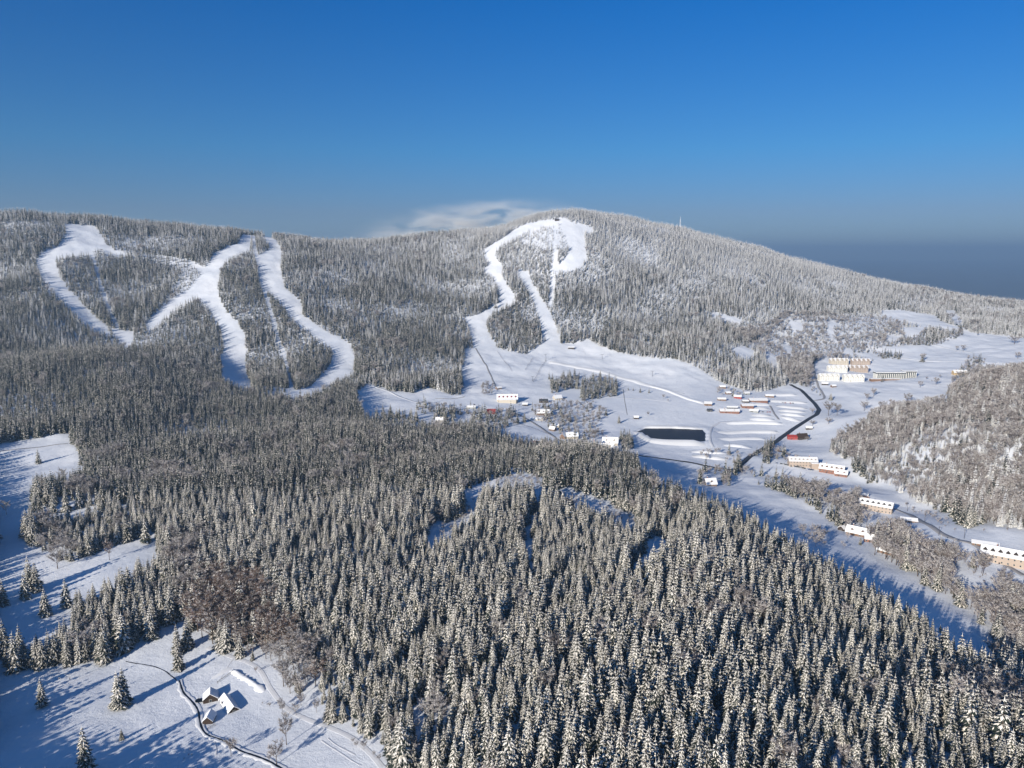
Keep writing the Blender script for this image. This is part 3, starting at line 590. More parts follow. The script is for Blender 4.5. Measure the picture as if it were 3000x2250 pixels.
# --- the rest: two objects that carry instances
def stuff(name, sel, label):
    me = bpy.data.meshes.new(name); n = int(sel.sum()); me.vertices.add(n)
    me.vertices.foreach_set('co', np.stack([x[sel], y[sel], z[sel]], -1).astype('f4').ravel())
    def attr(nm, ty, key, val):
        a = me.attributes.new(nm, ty, 'POINT'); a.data.foreach_set(key, val)
    attr('pid', 'INT', 'value', idx[sel].astype('i4'))
    attr('scl', 'FLOAT_VECTOR', 'vector', np.stack([wid[sel], wid[sel], scl[sel]], -1).astype('f4').ravel())
    attr('rot', 'FLOAT_VECTOR', 'vector', np.stack([tilt[sel][:, 0], tilt[sel][:, 1], rot[sel]], -1).astype('f4').ravel())
    o = link(name, me); tag(o, label, None, None, 'stuff')
    ng = bpy.data.node_groups.new(name, 'GeometryNodeTree')
    ng.interface.new_socket('Geometry', in_out='INPUT', socket_type='NodeSocketGeometry'); ng.interface.new_socket('Geometry', in_out='OUTPUT', socket_type='NodeSocketGeometry')
    N = ng.nodes; L = ng.links; gi = N.new('NodeGroupInput'); go = N.new('NodeGroupOutput'); jn = N.new('GeometryNodeJoinGeometry')
    def na(nm, ty):
        q = N.new('GeometryNodeInputNamedAttribute'); q.data_type = ty; q.inputs['Name'].default_value = nm; return q.outputs['Attribute']
    pid = na('pid', 'INT'); sc_ = na('scl', 'FLOAT_VECTOR'); ro = na('rot', 'FLOAT_VECTOR')
    e2r = N.new('FunctionNodeEulerToRotation'); L.new(ro, e2r.inputs[0])
    for i in sorted(set(idx[sel].tolist())):
        po = bpy.data.objects.new(protos[i][0].name, protos[i][0])
        oi = N.new('GeometryNodeObjectInfo'); oi.inputs['Object'].default_value = po; oi.inputs['As Instance'].default_value = True
        cp = N.new('FunctionNodeCompare'); cp.data_type = 'INT'; cp.operation = 'EQUAL'
        ins_ = [s for s in cp.inputs if s.type == 'INT']; L.new(pid, ins_[0]); ins_[1].default_value = i
        ip = N.new('GeometryNodeInstanceOnPoints')
        L.new(gi.outputs[0], ip.inputs['Points']); L.new(cp.outputs[0], ip.inputs['Selection']); L.new(oi.outputs['Geometry'], ip.inputs['Instance'])
        L.new(e2r.outputs[0], ip.inputs['Rotation']); L.new(sc_, ip.inputs['Scale']); L.new(ip.outputs[0], jn.inputs[0])
    L.new(jn.outputs[0], go.inputs[0])
    md = o.modifiers.new('trees', 'NODES'); md.node_group = ng
    return o
stuff('spruce_forest', (fam < 3) & ~single, 'dense snow covered spruce forest over the foreground hill and the mountains')
stuff('bare_woodland', (fam >= 3) & ~single, 'frosted leafless woodland on the right hill and along the valley')
# ------------------------------------------------------------------ free-standing trees, each placed and described
def lone(px_, py_, h, v, label, group='spruces standing free on the snow', squash=1.0):
    X, Y, Z = at(px_, py_); k = v % 5; s = h/SPN[k][1]
    root = empty('spruce_tree', (X, Y, Z), random.uniform(0, 6.28)); root.scale = (s*squash, s*squash, s); tag(root, label, 'spruce', group)
    link('crown', crown_me[k], root); link('trunk', trunk_me[k], root)
def lone_bare(px_, py_, h, v, label, group='leafless trees standing free on the snow', wide=1.0):
    X, Y, Z = at(px_, py_); s = h/BARE[v][1]
    root = empty('bare_tree', (X, Y, Z), random.uniform(0, 6.28)); root.scale = (s*wide, s*wide, s); tag(root, label, 'bare tree', group)
    link('crown', bare[v][0], root); link('trunk', bare[v][1], root)
for p, h, v, lb in (
    ((268,255),20,0,'lone spruce in the top left meadow under the dark path'),
    ((265,520),29,1,'tall spruce at the left end of the upper grove'),
    ((335,545),28,3,'broad spruce beside the tall one at the left end of the upper grove'),
    ((380,540),22,2,'smaller third spruce of the upper grove'),
    ((190,768),28,1,'tall spruce just left of the lower grove'),
    ((250,790),24,0,'spruce at the left corner of the lower grove'),
    ((178,1195),23,0,'front left spruce of the meadow trio'),
    ((212,1140),30,1,'tallest spruce of the meadow trio'),
    ((255,1140),25,3,'right hand spruce of the meadow trio'),
    ((320,1310),22,3,'spruce standing alone in the shaded meadow below the trio'),
    ((465,1255),24,1,'dark spruce right of the shaded meadow'),
    ((25,1240),22,0,'spruce at the left picture edge beside the shaded meadow'),
    ((1015,805),26,0,'spruce at the upper right end of the sunny glade'),
    ((885,800),24,2,'spruce at the lower edge of the lower grove')):
    q = S2([p])[0]; lone(q[0], q[1], h, v, lb)
for p, h, v, lb in (
    ((130,450),27,3,'wide snow laden spruce second from the left in the bottom row'),
    ((45,345),27,1,'spruce behind the bottom row at the left edge'),
    ((305,432),22,3,'symmetrical spruce in the middle of the bottom row'),
    ((405,412),17,2,'small spruce right of the middle one in the bottom row'),
    ((553,412),19,0,'spruce near the right end of the bottom row'),
    ((170,330),22,0,'slim spruce behind the wide bottom row spruce'),
    ((850,395),29,1,'large spruce at the right end of the bottom row'),
    ((1225,200),24,3,'pale spruce at the corner of the grove above the huts'),
    ((345,748),19,1,'lone spruce on the open snow, lower left'),
    ((965,762),24,3,'front spruce of the touching pair on the open snow'),
    ((1008,735),25,1,'rear spruce of the touching pair on the open snow'),
    ((988,1015),7,2,'tiny young spruce in the blue shade'),
    ((700,1290),27,1,'spruce rising from the bottom picture edge'),
    ((1450,450),21,0,'front spruce above the creek bend'),
    ((1440,330),22,1,'middle spruce above the creek bend'),
    ((1520,275),22,3,'right hand spruce above the creek bend')):
    q = S3([p])[0]; lone(q[0], q[1], h, v, lb)
for p, h, v, lb in (
    ((1015,615),17,0,'dark spruce in the village meadow, left one of two'),
    ((1155,700),17,1,'dark spruce in the village meadow, right one of two'),
    ((1385,368),13,0,'young spruce below the long snow bank, left'),
    ((1480,375),11,1,'young spruce below the long snow bank, right'),
    ((1255,345),8,2,'smallest young spruce in the row under the snow bank'),
    ((1310,348),7,2,'low young spruce second in the row under the snow bank'),
    ((135,690),18,1,'spruce next to the village road bend'),
    ((700,330),21,1,'tall spruce at the right end of the upper clump'),
    ((630,300),22,3,'tallest spruce of the upper clump beside the piste'),
    ((775,455),24,0,'front left spruce of the lower clump'),
    ((1110,400),22,1,'front right spruce of the lower clump')):
    q = R5([p])[0]; lone(q[0], q[1], h, v, lb)
for p, h, v, lb in (
    ((530,600),18,1,'pointed spruce on the shaded meadow edge, left one'),
    ((597,640),19,0,'pointed spruce on the shaded meadow edge, right one'),
    ((755,640),19,1,'spruce left of the village orchard'),
    ((810,660),20,3,'spruce leaning on its neighbour left of the village orchard'),
    ((215,590),16,0,'spruce at the lower left meadow corner'),
    ((1120,690),20,1,'spruce by the pale pool of shade in the village'),
    ((1205,720),18,0,'spruce right of the pale pool of shade'),
    ((1975,680),17,2,'single spruce near the end of the village wood')):
    q = R4([p])[0]; lone(q[0], q[1], h, v, lb)
for p, h, v, lb in (
    ((370,850),16,3,'conifer beside the end of the side road'), ((1250,320),16,1,'conifer in front of the far field above the hotel'),
    ((1555,355),20,3,'bushy conifer right of the big hotel'), ((1045,310),14,0,'small conifer above the apartment rows')):
    q = S7([p])[0]; lone(q[0], q[1], h, v, lb, squash=1.3)
for p, h, v, w_, lb in (
    ((45,610),13,1,1.0,'thin frosted tree at the left edge of the meadow'),
    ((760,925),15,2,.8,'russet tree on a tall bare stem in the sunny glade'),
    ((400,985),13,0,1.3,'spreading bare tree beneath the lower grove')):
    q = S2([p])[0]; lone_bare(q[0], q[1], h, v, lb, wide=w_)
for p, h, v, w_, lb in (
    ((560,1155),9,0,.8,'bare tree beside the lower creek, left one'), ((1072,1050),15,0,.7,'slender bare tree below the farm track'),
    ((980,1230),11,0,1.0,'bare tree at the end of the creek'), ((1045,510),17,1,1.0,'big frosted tree at the forest edge above the track'),
    ((790,380),3,2,1.,'small bush beside the upper farm track'), ((1190,440),16,1,.8,'frosted tree inside the forest edge bay')):
    q = S4([p])[0]; lone_bare(q[0], q[1], h, v, lb, wide=w_)
for p, h, v, w_, lb in (
    ((1060,940),24,0,1.15,'very large round tree right of the road bend'),((1110,940),21,0,1.0,'large round tree joined to the big one at the road bend'),
    ((1270,912),17,0,1.1,'round tree on the field, lowest of the middle group'),((1325,830),17,0,1.0,'upper tree of the leaning pair on the field'),
    ((1285,855),15,0,1.0,'lower tree of the leaning pair on the field'),((1600,775),13,0,1.1,'small round tree under the yellow house, left'),
    ((1693,760),15,0,1.2,'round tree under the yellow house, right'),((1375,910),17,0,1.2,'round tree at the wood edge above the field'),
    ((1525,870),19,0,1.2,'round tree in the gap of the wood edge'),((1190,1080),22,0,1.2,'big dark tree at the near end of the field'),
    ((1235,1050),20,0,1.0,'second dark tree at the near end of the field'),((1770,385),24,0,1.6,'dark grove tree beside the far road'),
    ((1920,420),22,0,1.7,'dark tree at the far forest edge'),((2155,520),20,0,1.7,'rounded tree on the far right field'),
    ((1815,560),13,0,.9,'left tree of the far pair on the field'),((1852,562),16,0,1.0,'right tree of the far pair on the field'),
    ((2175,605),15,0,1.3,'tree at the right edge above the hill'),((1615,620),18,0,1.2,'tree behind the big hotel'),
    ((965,1000),9,0,1.8,'low bush left below the road bend'),((1060,990),10,0,1.9,'low bush right below the road bend'),
    ((965,930),10,0,1.3,'bush in the angle of the road and car park'),((935,1090),7,0,1.5,'bush by the red huts'),
    ((1940,470),9,0,1.0,'small bush high on the far field'),((1430,900),17,0,1.1,'tree at the left of the wood edge row'),((1830,395),16,0,1.,'tree right of the far road bend')):
    q = R3([p])[0]; lone_bare(q[0], q[1], h, v, lb, wide=w_)
for p, h, lb in (((1470,625),8,'twin bush on the open snow above the reservoir'),((1635,440),9,'small bare tree on the open piste'),((1685,470),5,'tiny bush on the open piste'),
    ((640,520),7,'sapling in the village meadow'),((810,700),9,'bare tree by the village fence'),((895,850),11,'bare tree above the yellow house'),((700,700),8,'young tree in the village orchard'),((950,560),9,'bare tree left of the meadow spruce')):
    q = R5([p])[0]; lone_bare(q[0], q[1], h, 0, lb)
# ------------------------------------------------------------------ buildings
win_me = None
def win_mesh(w, h):
    f = MB(); f.box(-w/2, -.06, -h/2, w/2, .02, h/2); g = MB(); g.box(-w/2+.12, -.12, -h/2+.12, w/2-.12, -.061, h/2-.12)
    return f.mesh('window_frame', M['frame']), g.mesh('window_pane', M['glass'])
WM = win_mesh(1.5, 1.7)
def gable_walls(L, Wd, hw, hr):
    m = MB(); a, b = L/2, Wd/2
    m.add([(-a,-b,-4),(a,-b,-4),(a,b,-4),(-a,b,-4),(-a,-b,hw),(a,-b,hw),(a,b,hw),(-a,b,hw),(-a,0,hw+hr),(a,0,hw+hr)],
          [(0,1,5,4),(2,3,7,6),(1,2,6,9,5),(3,0,4,8,7)])
    return m
def gable_roof(L, Wd, hw, hr, ov=.9, th=.35):
    if Wd < 9.2 and L < 20: ov = .35
    m = MB(); a, b = L/2+ov, Wd/2+ov; e = hw - hr*ov/(Wd/2); r_ = hw+hr
    m.add([(-a,-b,e),(a,-b,e),(a,0,r_),(-a,0,r_),(-a,b,e),(a,b,e),(-a,-b,e+th),(a,-b,e+th),(a,0,r_+th),(-a,0,r_+th),(-a,b,e+th),(a,b,e+th)],
          [(0,3,2,1),(3,4,5,2),(6,7,8,9),(9,8,11,10),(0,1,7,6),(4,10,11,5),(1,2,8,7),(2,5,11,8),(0,6,9,3),(3,9,10,4)])
    return m
def house(name, label, cat, q, L, Wd, hw, hr, yaw, wm, rm, group=None, dorm=0, dm=None, chim=1, floors=1, nwin=4, flatroof=False, wing=None, gab=False):
    X, Y, Z = at(*q); ya = R(yaw); root = empty(name, (X, Y, Z), ya); tag(root, label, cat, group)
    a, b = L/2, Wd/2
    if flatroof:
        m = MB(); m.box(-a,-b,-4,a,b,hw); m.build('wall', wm, root)
        m = MB(); m.box(-a-.4,-b-.4,hw+.002,a+.4,b+.4,hw+.9); roof = m.build('roof', rm, root)
    else:
        gable_walls(L, Wd, hw, hr).build('wall', wm, root); roof = gable_roof(L, Wd, hw, hr).build('roof', rm, root)
        edge = MB(); ov = .40 if (Wd < 9.2 and L < 20) else .95; e = hw - hr*ov/(Wd/2)
        for s in (-1, 1):
            edge.add([(s*(a+ov-.03),-b-ov,e-.3),(s*(a+ov-.03),0,hw+hr-.3),(s*(a+ov-.03),0,hw+hr+.12),(s*(a+ov-.03),-b-ov,e+.12),(s*(a+ov+.03),-b-ov,e-.3),(s*(a+ov+.03),0,hw+hr-.3),(s*(a+ov+.03),0,hw+hr+.12),(s*(a+ov+.03),-b-ov,e+.12)],
                     [(0,1,2,3),(7,6,5,4),(0,4,5,1),(3,2,6,7)])
        edge.build('bargeboard', M['wood'], root)
    for c in range(chim):
        m = MB(); cx_ = (-.25 + .5*c)*L; m.box(cx_-.5, -.5+b*.3, hw+ (0 if flatroof else hr*.4), cx_+.5, .5+b*.3, hw+hr+1.6, 0); m.box(cx_-.6, -.6+b*.3, hw+hr+1.603, cx_+.6, .6+b*.3, hw+hr+1.95, 1)
        m.build('chimney', [M['brick'], M['snow']], roof)
    k = 0
    for fl in range(floors):
        zc = hw*(fl+.5)/floors
        for i in range(nwin):
            xc = -a + L*(i+.5)/nwin
            for yy, rz in ((-b-.02, 0), (b+.02, math.pi)) if nwin <= 4 else ((-b-.02, 0),):
                f = link('window', WM[0], root, (xc, yy, zc), rz); link('pane', WM[1], f)
        if Wd > 6:
            for s, rz in ((1, math.pi/2), (-1, -math.pi/2)):
                f = link('window', WM[0], root, (s*(a+.02), 0, zc), rz); link('pane', WM[1], f)
    m = MB(); m.box(-a+L*.3, -b-.14, -1, -a+L*.3+1.2, -b-.001, 2.1); m.build('door', M['wood'], root)
    for i in range(dorm):
        xc = -a + L*(i+.5)/dorm; dw, dh = min(3.4, L/dorm*.6), hr*.42; y0 = -b*.72; zb = hw + hr*.25
        if gab: dw, dh, y0, zb = L/dorm*.62, hr*.95, -b-1.2, hw-.2
        m = MB(); m.add([(xc-dw/2,y0,zb-.6),(xc+dw/2,y0,zb-.6),(xc+dw/2,y0,zb+dh*.5),(xc,y0,zb+dh*1.15),(xc-dw/2,y0,zb+dh*.5),(xc-dw/2,-.2,zb-.6),(xc+dw/2,-.2,zb-.6),(xc+dw/2,-.2,zb+dh*.5),(xc,-.2,zb+dh*1.15),(xc-dw/2,-.2,zb+dh*.5)],
            [(0,1,2,3,4),(1,6,7,2),(5,0,4,9)], 0)
        m.add([(xc-dw/2-.3,y0-.5,zb+dh*.5-.1),(xc,y0-.5,zb+dh*1.15+.1),(xc+dw/2+.3,y0-.5,zb+dh*.5-.1),(xc-dw/2-.3,-.2,zb+dh*.5-.1),(xc,-.2,zb+dh*1.15+.1),(xc+dw/2+.3,-.2,zb+dh*.5-.1)],
            [(0,1,4,3),(1,2,5,4)], 1)
        m.box(xc-.6, y0-.08, zb-.1, xc+.6, y0-.01, zb+dh*.6, 2)
        m.build('dormer', [dm or wm, dm or rm, M['glass']], roof)
    if wing:
        wl, ww, wx = wing; m = MB(); m.box(wx-ww/2, -b-wl, -4, wx+ww/2, -b-.003, hw*.8, 0); m.box(wx-ww/2-.4, -b-wl-.4, hw*.8+.003, wx+ww/2+.4, -b-.004, hw*.8+.6, 1); m.build('porch', [wm, rm], root)
    return root
S = M['snow']
def pr(f, p): return f([p])[0]
house('hotel', 'long mountain hotel with a row of red dormers at the foot of the piste', 'hotel', pr(R2,(1075,1385)), 40, 15, 6.5, 8, 2, M['cream'], S, None, 5, M['redroof'], 2, 2, 8, wing=(5, 34, 0))
house('house', 'red roofed building beneath the hotel beside the village trees', 'house', pr(R2,(970,1462)), 15, 10, 4, 4, 8, M['red'], M['redroof'])
house('ski_hut', 'dark wooden ski hut right of the hotel', 'hut', pr(R2,(1310,1390)), 17, 9, 3.5, 3, 0, M['wood'], M['darksteel'])
house('house', 'white snow roofed house below the first spruce clump', 'house', pr(R2,(1400,1372)), 16, 10, 4, 5, 25, M['cream'], S)
house('restaurant', 'half timbered brown building right below the piste end', 'restaurant', pr(R2,(1308,1470)), 24, 12, 4.5, 5, 3, M['brown'], S, None, 3)
house('storage_shed', 'low white roofed shed beneath the half timbered building', 'shed', pr(R5,(270,665)), 22, 8, 2.5, 2, 0, M['cream'], S, None, 0, None, 0)
house('house', 'cream house of the village pair, left one with dark gable', 'house', pr(R5,(560,860)), 13, 9, 4, 4.5, 60, M['brown'], S)
house('house', 'cream house of the village pair, right one with two gables', 'house', pr(R5,(645,862)), 19, 11, 5, 5, 10, M['cream'], S, None, 2)
house('house', 'small brown house up the slope from the village pair', 'house', pr(R5,(440,780)), 11, 8, 3.5, 4, -35, M['brown'], S)
house('guest_house', 'yellow guest house glowing in the sun by the forest edge', 'guest house', pr(R5,(1005,1000)), 26, 12, 6, 6, 0, M['ochre'], S, None, 2, None, 2, 2, 5)
house('guest_house', 'cream guest house with brown gable behind the yellow one', 'guest house', pr(R5,(1060,930)), 24, 12, 5, 7, -8, M['cream'], S, None, 2, None)
house('guest_house', 'steep gabled cream house left of the yellow one', 'guest house', pr(R5,(900,960)), 13, 12, 3, 9, 75, M['cream'], S)
house('garage', 'low red shed at the forest edge by the village', 'shed', pr(R5,(285,900)), 17, 5, 2.2, 1.2, 0, M['red'], S, None, 0, None, 0)
house('house', 'pale house far left in the gap of the village wood', 'house', pr(R4,(1330,775)), 22, 11, 4, 5, 10, M['cream'], S, None, 2)
house('house', 'small cream house in the trees left of the village', 'house', pr(R4,(1060,685)), 13, 9, 4, 4, 0, M['cream'], S)
house('kiosk', 'little ski lift kiosk alone above the car park', 'kiosk', pr(R3,(435,778)), 13, 8, 3.2, 2.5, 0, M['brown'], S, None, 0, None, 0)
house('ticket_hut', 'red hut at the top of the car park', 'hut', pr(R3,(525,838)), 15, 9, 4, 3, -20, M['red'], S, None, 0, None, 0)
house('ski_school', 'wide white roofed ski school under the blue spruce', 'hall', pr(R3,(643,858)), 36, 14, 4, 3.2, 0, M['brick'], S, None, 0, None, 1, 1, 6)
house('hut', 'brown hut left below the white roofed hall', 'hut', pr(R3,(580,893)), 22, 12, 5, 2.5, 0, M['brick'], S)
house('hut', 'small dark hut between the hall and the brown hut', 'hut', pr(R3,(570,862)), 13, 7, 3, 2, 0, M['wood'], S, None, 0, None, 0)
house('hut', 'low hut right of the white roofed hall', 'hut', pr(R3,(712,830)), 17, 9, 3, 2.4, -8, M['brown'], S, None, 0, None, 0)
house('lift_station', 'round ended lift building at the left of the huts', 'lift station', pr(R3,(350,878)), 14, 11, 4, 3, -10, M['brown'], S, None, 0, None, 0)
house('machine_shed', 'small dark shed inside the loop track', 'shed', pr(R3,(360,914)), 10, 7, 3, 1.8, 0, M['darksteel'], M['darksteel'], None, 0, None, 0)
house('mountain_bar', 'long brown bar building on the snow mound', 'bar', pr(R3,(475,922)), 36, 11, 4, 3.2, -4, M['brick'], S, None, 2, None, 1, 1, 6)
house('hut', 'dark narrow hut behind the long brown bar', 'hut', pr(R3,(492,898)), 20, 6, 3, 1.6, -5, M['darksteel'], S, None, 0, None, 0)
house('hut', 'grey snow covered hut up the slope from the bar', 'hut', pr(R3,(430,850)), 17, 8, 3, 2.5, -5, M['brown'], S, None, 0, None, 0)
house('barn', 'bright red barn by the main road', 'barn', pr(R3,(848,1078)), 17, 9, 4.5, 3, -6, M['red'], M['redroof'], None, 0, None, 0)
house('house', 'dark brown house right of the red barn', 'house', pr(R3,(903,1078)), 17, 11, 4, 6, 10, M['wood'], M['wood'])
house('hut', 'little dark hut below the road bend', 'hut', pr(R3,(945,1020)), 11, 7, 3, 2.5, -15, M['wood'], S, None, 0, None, 0)
house('lodge', 'long cream and brick lodge with many dormers behind parked cars', 'lodge', pr(R3,(905,1235)), 39, 13, 8.5, 4.6, -7, M['peach'], S, None, 7, None, 2, 2, 9, wing=(6, 10, 15))
house('lodge', 'brown red lodge on the slope right of the cream one', 'lodge', pr(R3,(1080,1275)), 32, 14, 6, 5.5, -32, M['brick'], S, None, 5, M['brown'], 1, 1, 7)
house('lodge', 'small red brown annexe at the right end of the lodges', 'lodge', pr(R3,(1135,1293)), 16, 11, 4, 4, -30, M['brick'], S, None, 2)
house('house', 'small white snow heaped house in the shaded hollow', 'house', pr(R3,(362,1350)), 14, 11, 3.4, 6, 10, M['brown'], S, None, 1)
house('guest_house', 'long ochre guest house with dark dormers above the stream wood', 'guest house', pr(S1,(735,540)), 35, 12, 8, 4.6, -36, M['peach'], S, None, 6, M['wood'], 1, 2, 9)
house('garage', 'low brown roofed garage above the ochre guest house', 'garage', pr(S1,(625,425)), 14, 6, 2.5, 1.5, -35, M['brick'], S, None, 0, None, 0)
house('garage', 'small snow roofed shed on the slope by the grey road', 'shed', pr(S1,(1000,632)), 17, 9, 2.8, 2, -20, M['brown'], S, None, 0, None, 0)
house('house', 'snow roofed house at the top of the shaded field', 'house', pr(S1,(590,740)), 21, 11, 4, 5, -38, M['brown'], S, None, 2)
house('house', 'pink roofed house beside the one at the field top', 'house', pr(S1,(700,790)), 14, 9, 3.5, 4, -20, M['brick'], S, None, 0, None, 1)
house('house', 'house with half cleared roof in the stream wood', 'house', pr(S1,(835,885)), 17, 10, 3.5, 4.5, -45, M['brown'], S)
house('stable', 'long narrow white roofed stable at the field edge', 'stable', pr(S1,(1015,975)), 18, 5, 2.6, 1.8, -38, M['wood'], S, None, 0, None, 0)
house('garage', 'low garage by the grey road, far right', 'garage', pr(S1,(1620,825)), 22, 8, 2.6, 1.8, -28, M['brown'], S, None, 0, None, 0)
house('hotel', 'large ochre hotel with rows of dark dormers at the right edge', 'hotel', pr(S1,(1830,975)), 48, 15, 9, 5.5, -34, M['peach'], S, None, 8, M['wood'], 2, 2, 10)
house('farm_house', 'yellow house alone beside the right hill', 'house', pr(S7,(2040,515)), 30, 13, 5, 5, -4, M['ochre'], S, None, 3, None, 1, 1, 5)
for i, (p, wm, lb) in enumerate((((470,385),M['cream'],'cream apartment block, back row left'),((750,390),M['peach'],'peach apartment block, back row right'),
    ((450,480),M['white'],'white apartment block, middle row left'),((720,480),M['peach'],'peach apartment block, middle row right'),
    ((340,590),M['white'],'white apartment block, front row left'),((660,600),M['white'],'white apartment block, front row right'))):
    X = pr(S7, p); L = 45
    house('apartment_block', lb + ' of the holiday village', 'apartments', X, L, 14, 11, 4.5, 0, wm, S, 'gabled apartment blocks of the holiday village', 4, wm, 2, 3, 8, gab=True)
def big_hotel():
    X, Y, Z = at(*pr(S7, (1190,572))); root = empty('grand_hotel', (X, Y, Z), R(0)); tag(root, 'very long white hotel with flat snowy roof and dark top storey', 'hotel')
    m = MB(); m.box(-45,-9,-6,22,9,13); m.box(22.01,-3,-6,50,15,15); m.build('wall', M['white'], root)
    m = MB(); m.box(-46,-9.6,13.003,22,9.6,15.6); m.box(22.1,-3.6,15.003,50.6,15.6,17.6); m.build('top_storey', M['darksteel'], root)
    m = MB(); m.box(-47,-10.2,15.604,22,10.2,17.0); m.box(22.1,-4.2,17.604,51,16,19); m.build('roof', S, root)
    for i in range(15):
        f = MB(); xx = -43+i*4.4; f.box(xx, -9.3, 1, xx+2.3, -9.003, 12.6); f.build('window_bay', M['glass'], root)
    for i in range(6):
        f = MB(); xx = 23.5+i*4.4; f.box(xx, -3.3, 1, xx+2.3, -3.003, 14.6); f.build('window_bay', M['glass'], root)
    m = MB(); m.box(-62,-20,-6,6,-9.7,2.4,0); m.box(-62.5,-20.5,2.403,6,-9.7,3.2,1); m.build('terrace', [M['brown'], S], root)
big_hotel()
for f_, p_, L_, wm_, lb_ in ((R5,(140,508),10,M['wood'],'tiny dark hut on the open snow right of the dormered hotel'),(R6,(490,385),11,M['brown'],'tiny hut uphill of the red ticket hut'),(R6,(690,388),12,M['grey'],'tiny grey hut above the wide ski school roof'),
    (S7,(295,650),14,M['wood'],'small dark shed below the apartment village'),(S7,(405,680),11,M['brown'],'small brown shed beneath the front apartments'),(R6,(770,578),16,M['grey'],'low grey container hut by the lower car park row'),
    (R4,(1700,330),12,M['brown'],'little brown hut at the foot of the trampled path'),(R4,(1400,540),18,M['grey'],'long low grey shed among the snow heaps left of the hotel'),(R5,(1340,650),9,M['wood'],'little dark cabin on the open meadow beside the dark spruce'),(R6,(1070,1005),12,M['brown'],'small brown cabin above the cream lodge car park'),
    (S1,(470,700),9,M['wood'],'small wooden cabin left of the field top house'),(R5,(470,740),11,M['cream'],'small cream cottage at the end of the village road')):
    house('hut', lb_, 'hut', pr(f_, p_), L_, 7, 2.8, 2.6, random.choice([-20, 0, 12, 35]), wm_, S, None, 0, None, 0, 1, 2)
# the three farm buildings in the foreground
house('farm_hut', 'larger snow roofed farm hut with open dark gable by the creek', 'hut', pr(S5,(560,810)), 7.5, 8.0, 2.0, 3.2, -70, M['wood'], S, None, 0, None, 0)
house('farm_hut', 'smaller snow roofed farm hut nearest the creek bend', 'hut', pr(S5,(530,1330)), 7.5, 5.4, 1.8, 2.6, 95, M['wood'], S, None, 0, None, 0)
house('long_barn', 'long low barn buried under bright snow between the huts', 'barn', pr(S5,(1010,960)), 17, 6.5, .6, 2.8, -52, M['wood'], S, None, 0, None, 0)
mb = MB(); X, Y, Z = at(*pr(S5, (290,865)))
mb.add([(X+3.0*math.cos(t*.52)*random.uniform(.85,1.1), Y+2.4*math.sin(t*.52)*random.uniform(.8,1.1), Z+.5) for t in range(12)], [tuple(range(12))])
tag(mb.build('creek_pool', M['dark']), 'small dark pool beside the creek at the farm', None, None, 'structure')
def plank_fence(pts, label, h=1.2, posts=4.0):
    q = resample(world_line(pts), posts); X, Y = q[0]; root = empty('fence', (X, Y, float(H(X, Y)))); tag(root, label, 'fence')
    rail = MB()
    for i, (a, b) in enumerate(q):
        zz = float(H(a, b)) - root.location.z; m = MB(); m.tube((a-X, b-Y, zz-.5), (a-X, b-Y, zz+h+.2), .12, .1, 5)
        if i < 60: m.build('post', M['wood'], root)
        if i:
            for hh in (.5, 1.0): rail.tube((pa-X, pb-Y, pz+h*hh), (a-X, b-Y, zz+h*hh), .09, .09, 4)
        pa, pb, pz = a, b, zz
    rail.build('rail', M['wood'], root)
plank_fence(S5([(720,430),(900,310),(1090,165)]), 'dark plank fence behind the farm huts')
plank_fence(S5([(480,1570),(670,1460)]), 'short broken fence below the small farm hut')
plank_fence(R5([(170,110),(150,135)]) if False else R2([(1010,1060),(1050,1120),(1105,1190)]), 'netting fence across the lower piste, left one', 2.2, 8)
plank_fence(R2([(1325,1120),(1280,1190),(1240,1260)]), 'netting fence under the first lift pylon', 2.2, 8)
plank_fence(R2([(1240,1105),(1190,1185)]), 'netting fence across the lower piste, middle one', 2.2, 8)
plank_fence(R5([(100,715),(250,765),(420,830)]), 'garden fence along the village road', 1.6, 7)
plank_fence(R5([(640,680),(780,690),(930,620)]), 'meadow fence below the village', 1.6, 8)
plank_fence(R5([(900,770),(1000,850)]), 'fence leading to the yellow guest house', 1.6, 8)
# ------------------------------------------------------------------ lift pylons, mast, lamps
def pylon(q, h, label, yaw=0, group='ski lift pylons'):
    X, Y, Z = at(*q); root = empty('lift_pylon', (X, Y, Z), yaw); tag(root, label, 'lift pylon', group)
    m = MB(); m.tube((0,0,-1), (0,0,h), .55, .3, 8); m.build('mast', M['darksteel'], root)
    m = MB(); m.box(-3.2,-.25,h,3.2,.25,h+.5); m.build('crossarm', M['darksteel'], root)
    for s in (-1, 1):
        m = MB(); m.box(s*3.2-.25,-2.2,h-.5,s*3.2+.25,2.2,h-.05)
        for k in range(4): m.tube((s*3.2-.2,-1.8+k*1.2,h-.7),(s*3.2+.2,-1.8+k*1.2,h-.7),.25,.25,8)
        m.build('sheave_assembly', M['steel'], root)
for p, h, lb in (((1325,1125),17,'tall lift pylon where the two pistes meet'),((1240,1255),11,'lift pylon above the dark ski hut'),((1690,1112),12,'drag lift pylon on the nursery slope, upper'),
    ((2015,1222),12,'drag lift pylon on the nursery slope, lower'),((1368,760),13,'lift pylon at the lower end of the forest aisle'),((1375,560),12,'lift pylon at the middle of the forest aisle'),
    ((1392,400),12,'lift pylon at the top of the forest aisle'),((1395,300),12,'lift pylon just under the summit')):
    pylon(pr(R2, p), h, lb)
for p, h, lb in (((555,400),11,'lift pylon at the top of the left forest aisle'),((640,620),11,'lift pylon in the middle of the left forest aisle'),((1555,600),11,'lift pylon in the second aisle, upper'),((1650,900),11,'lift pylon in the second aisle, lower'),
    ((455,215),9,'lift pylon on the left ridge')):
    pylon(pr(R1, p), h, lb)
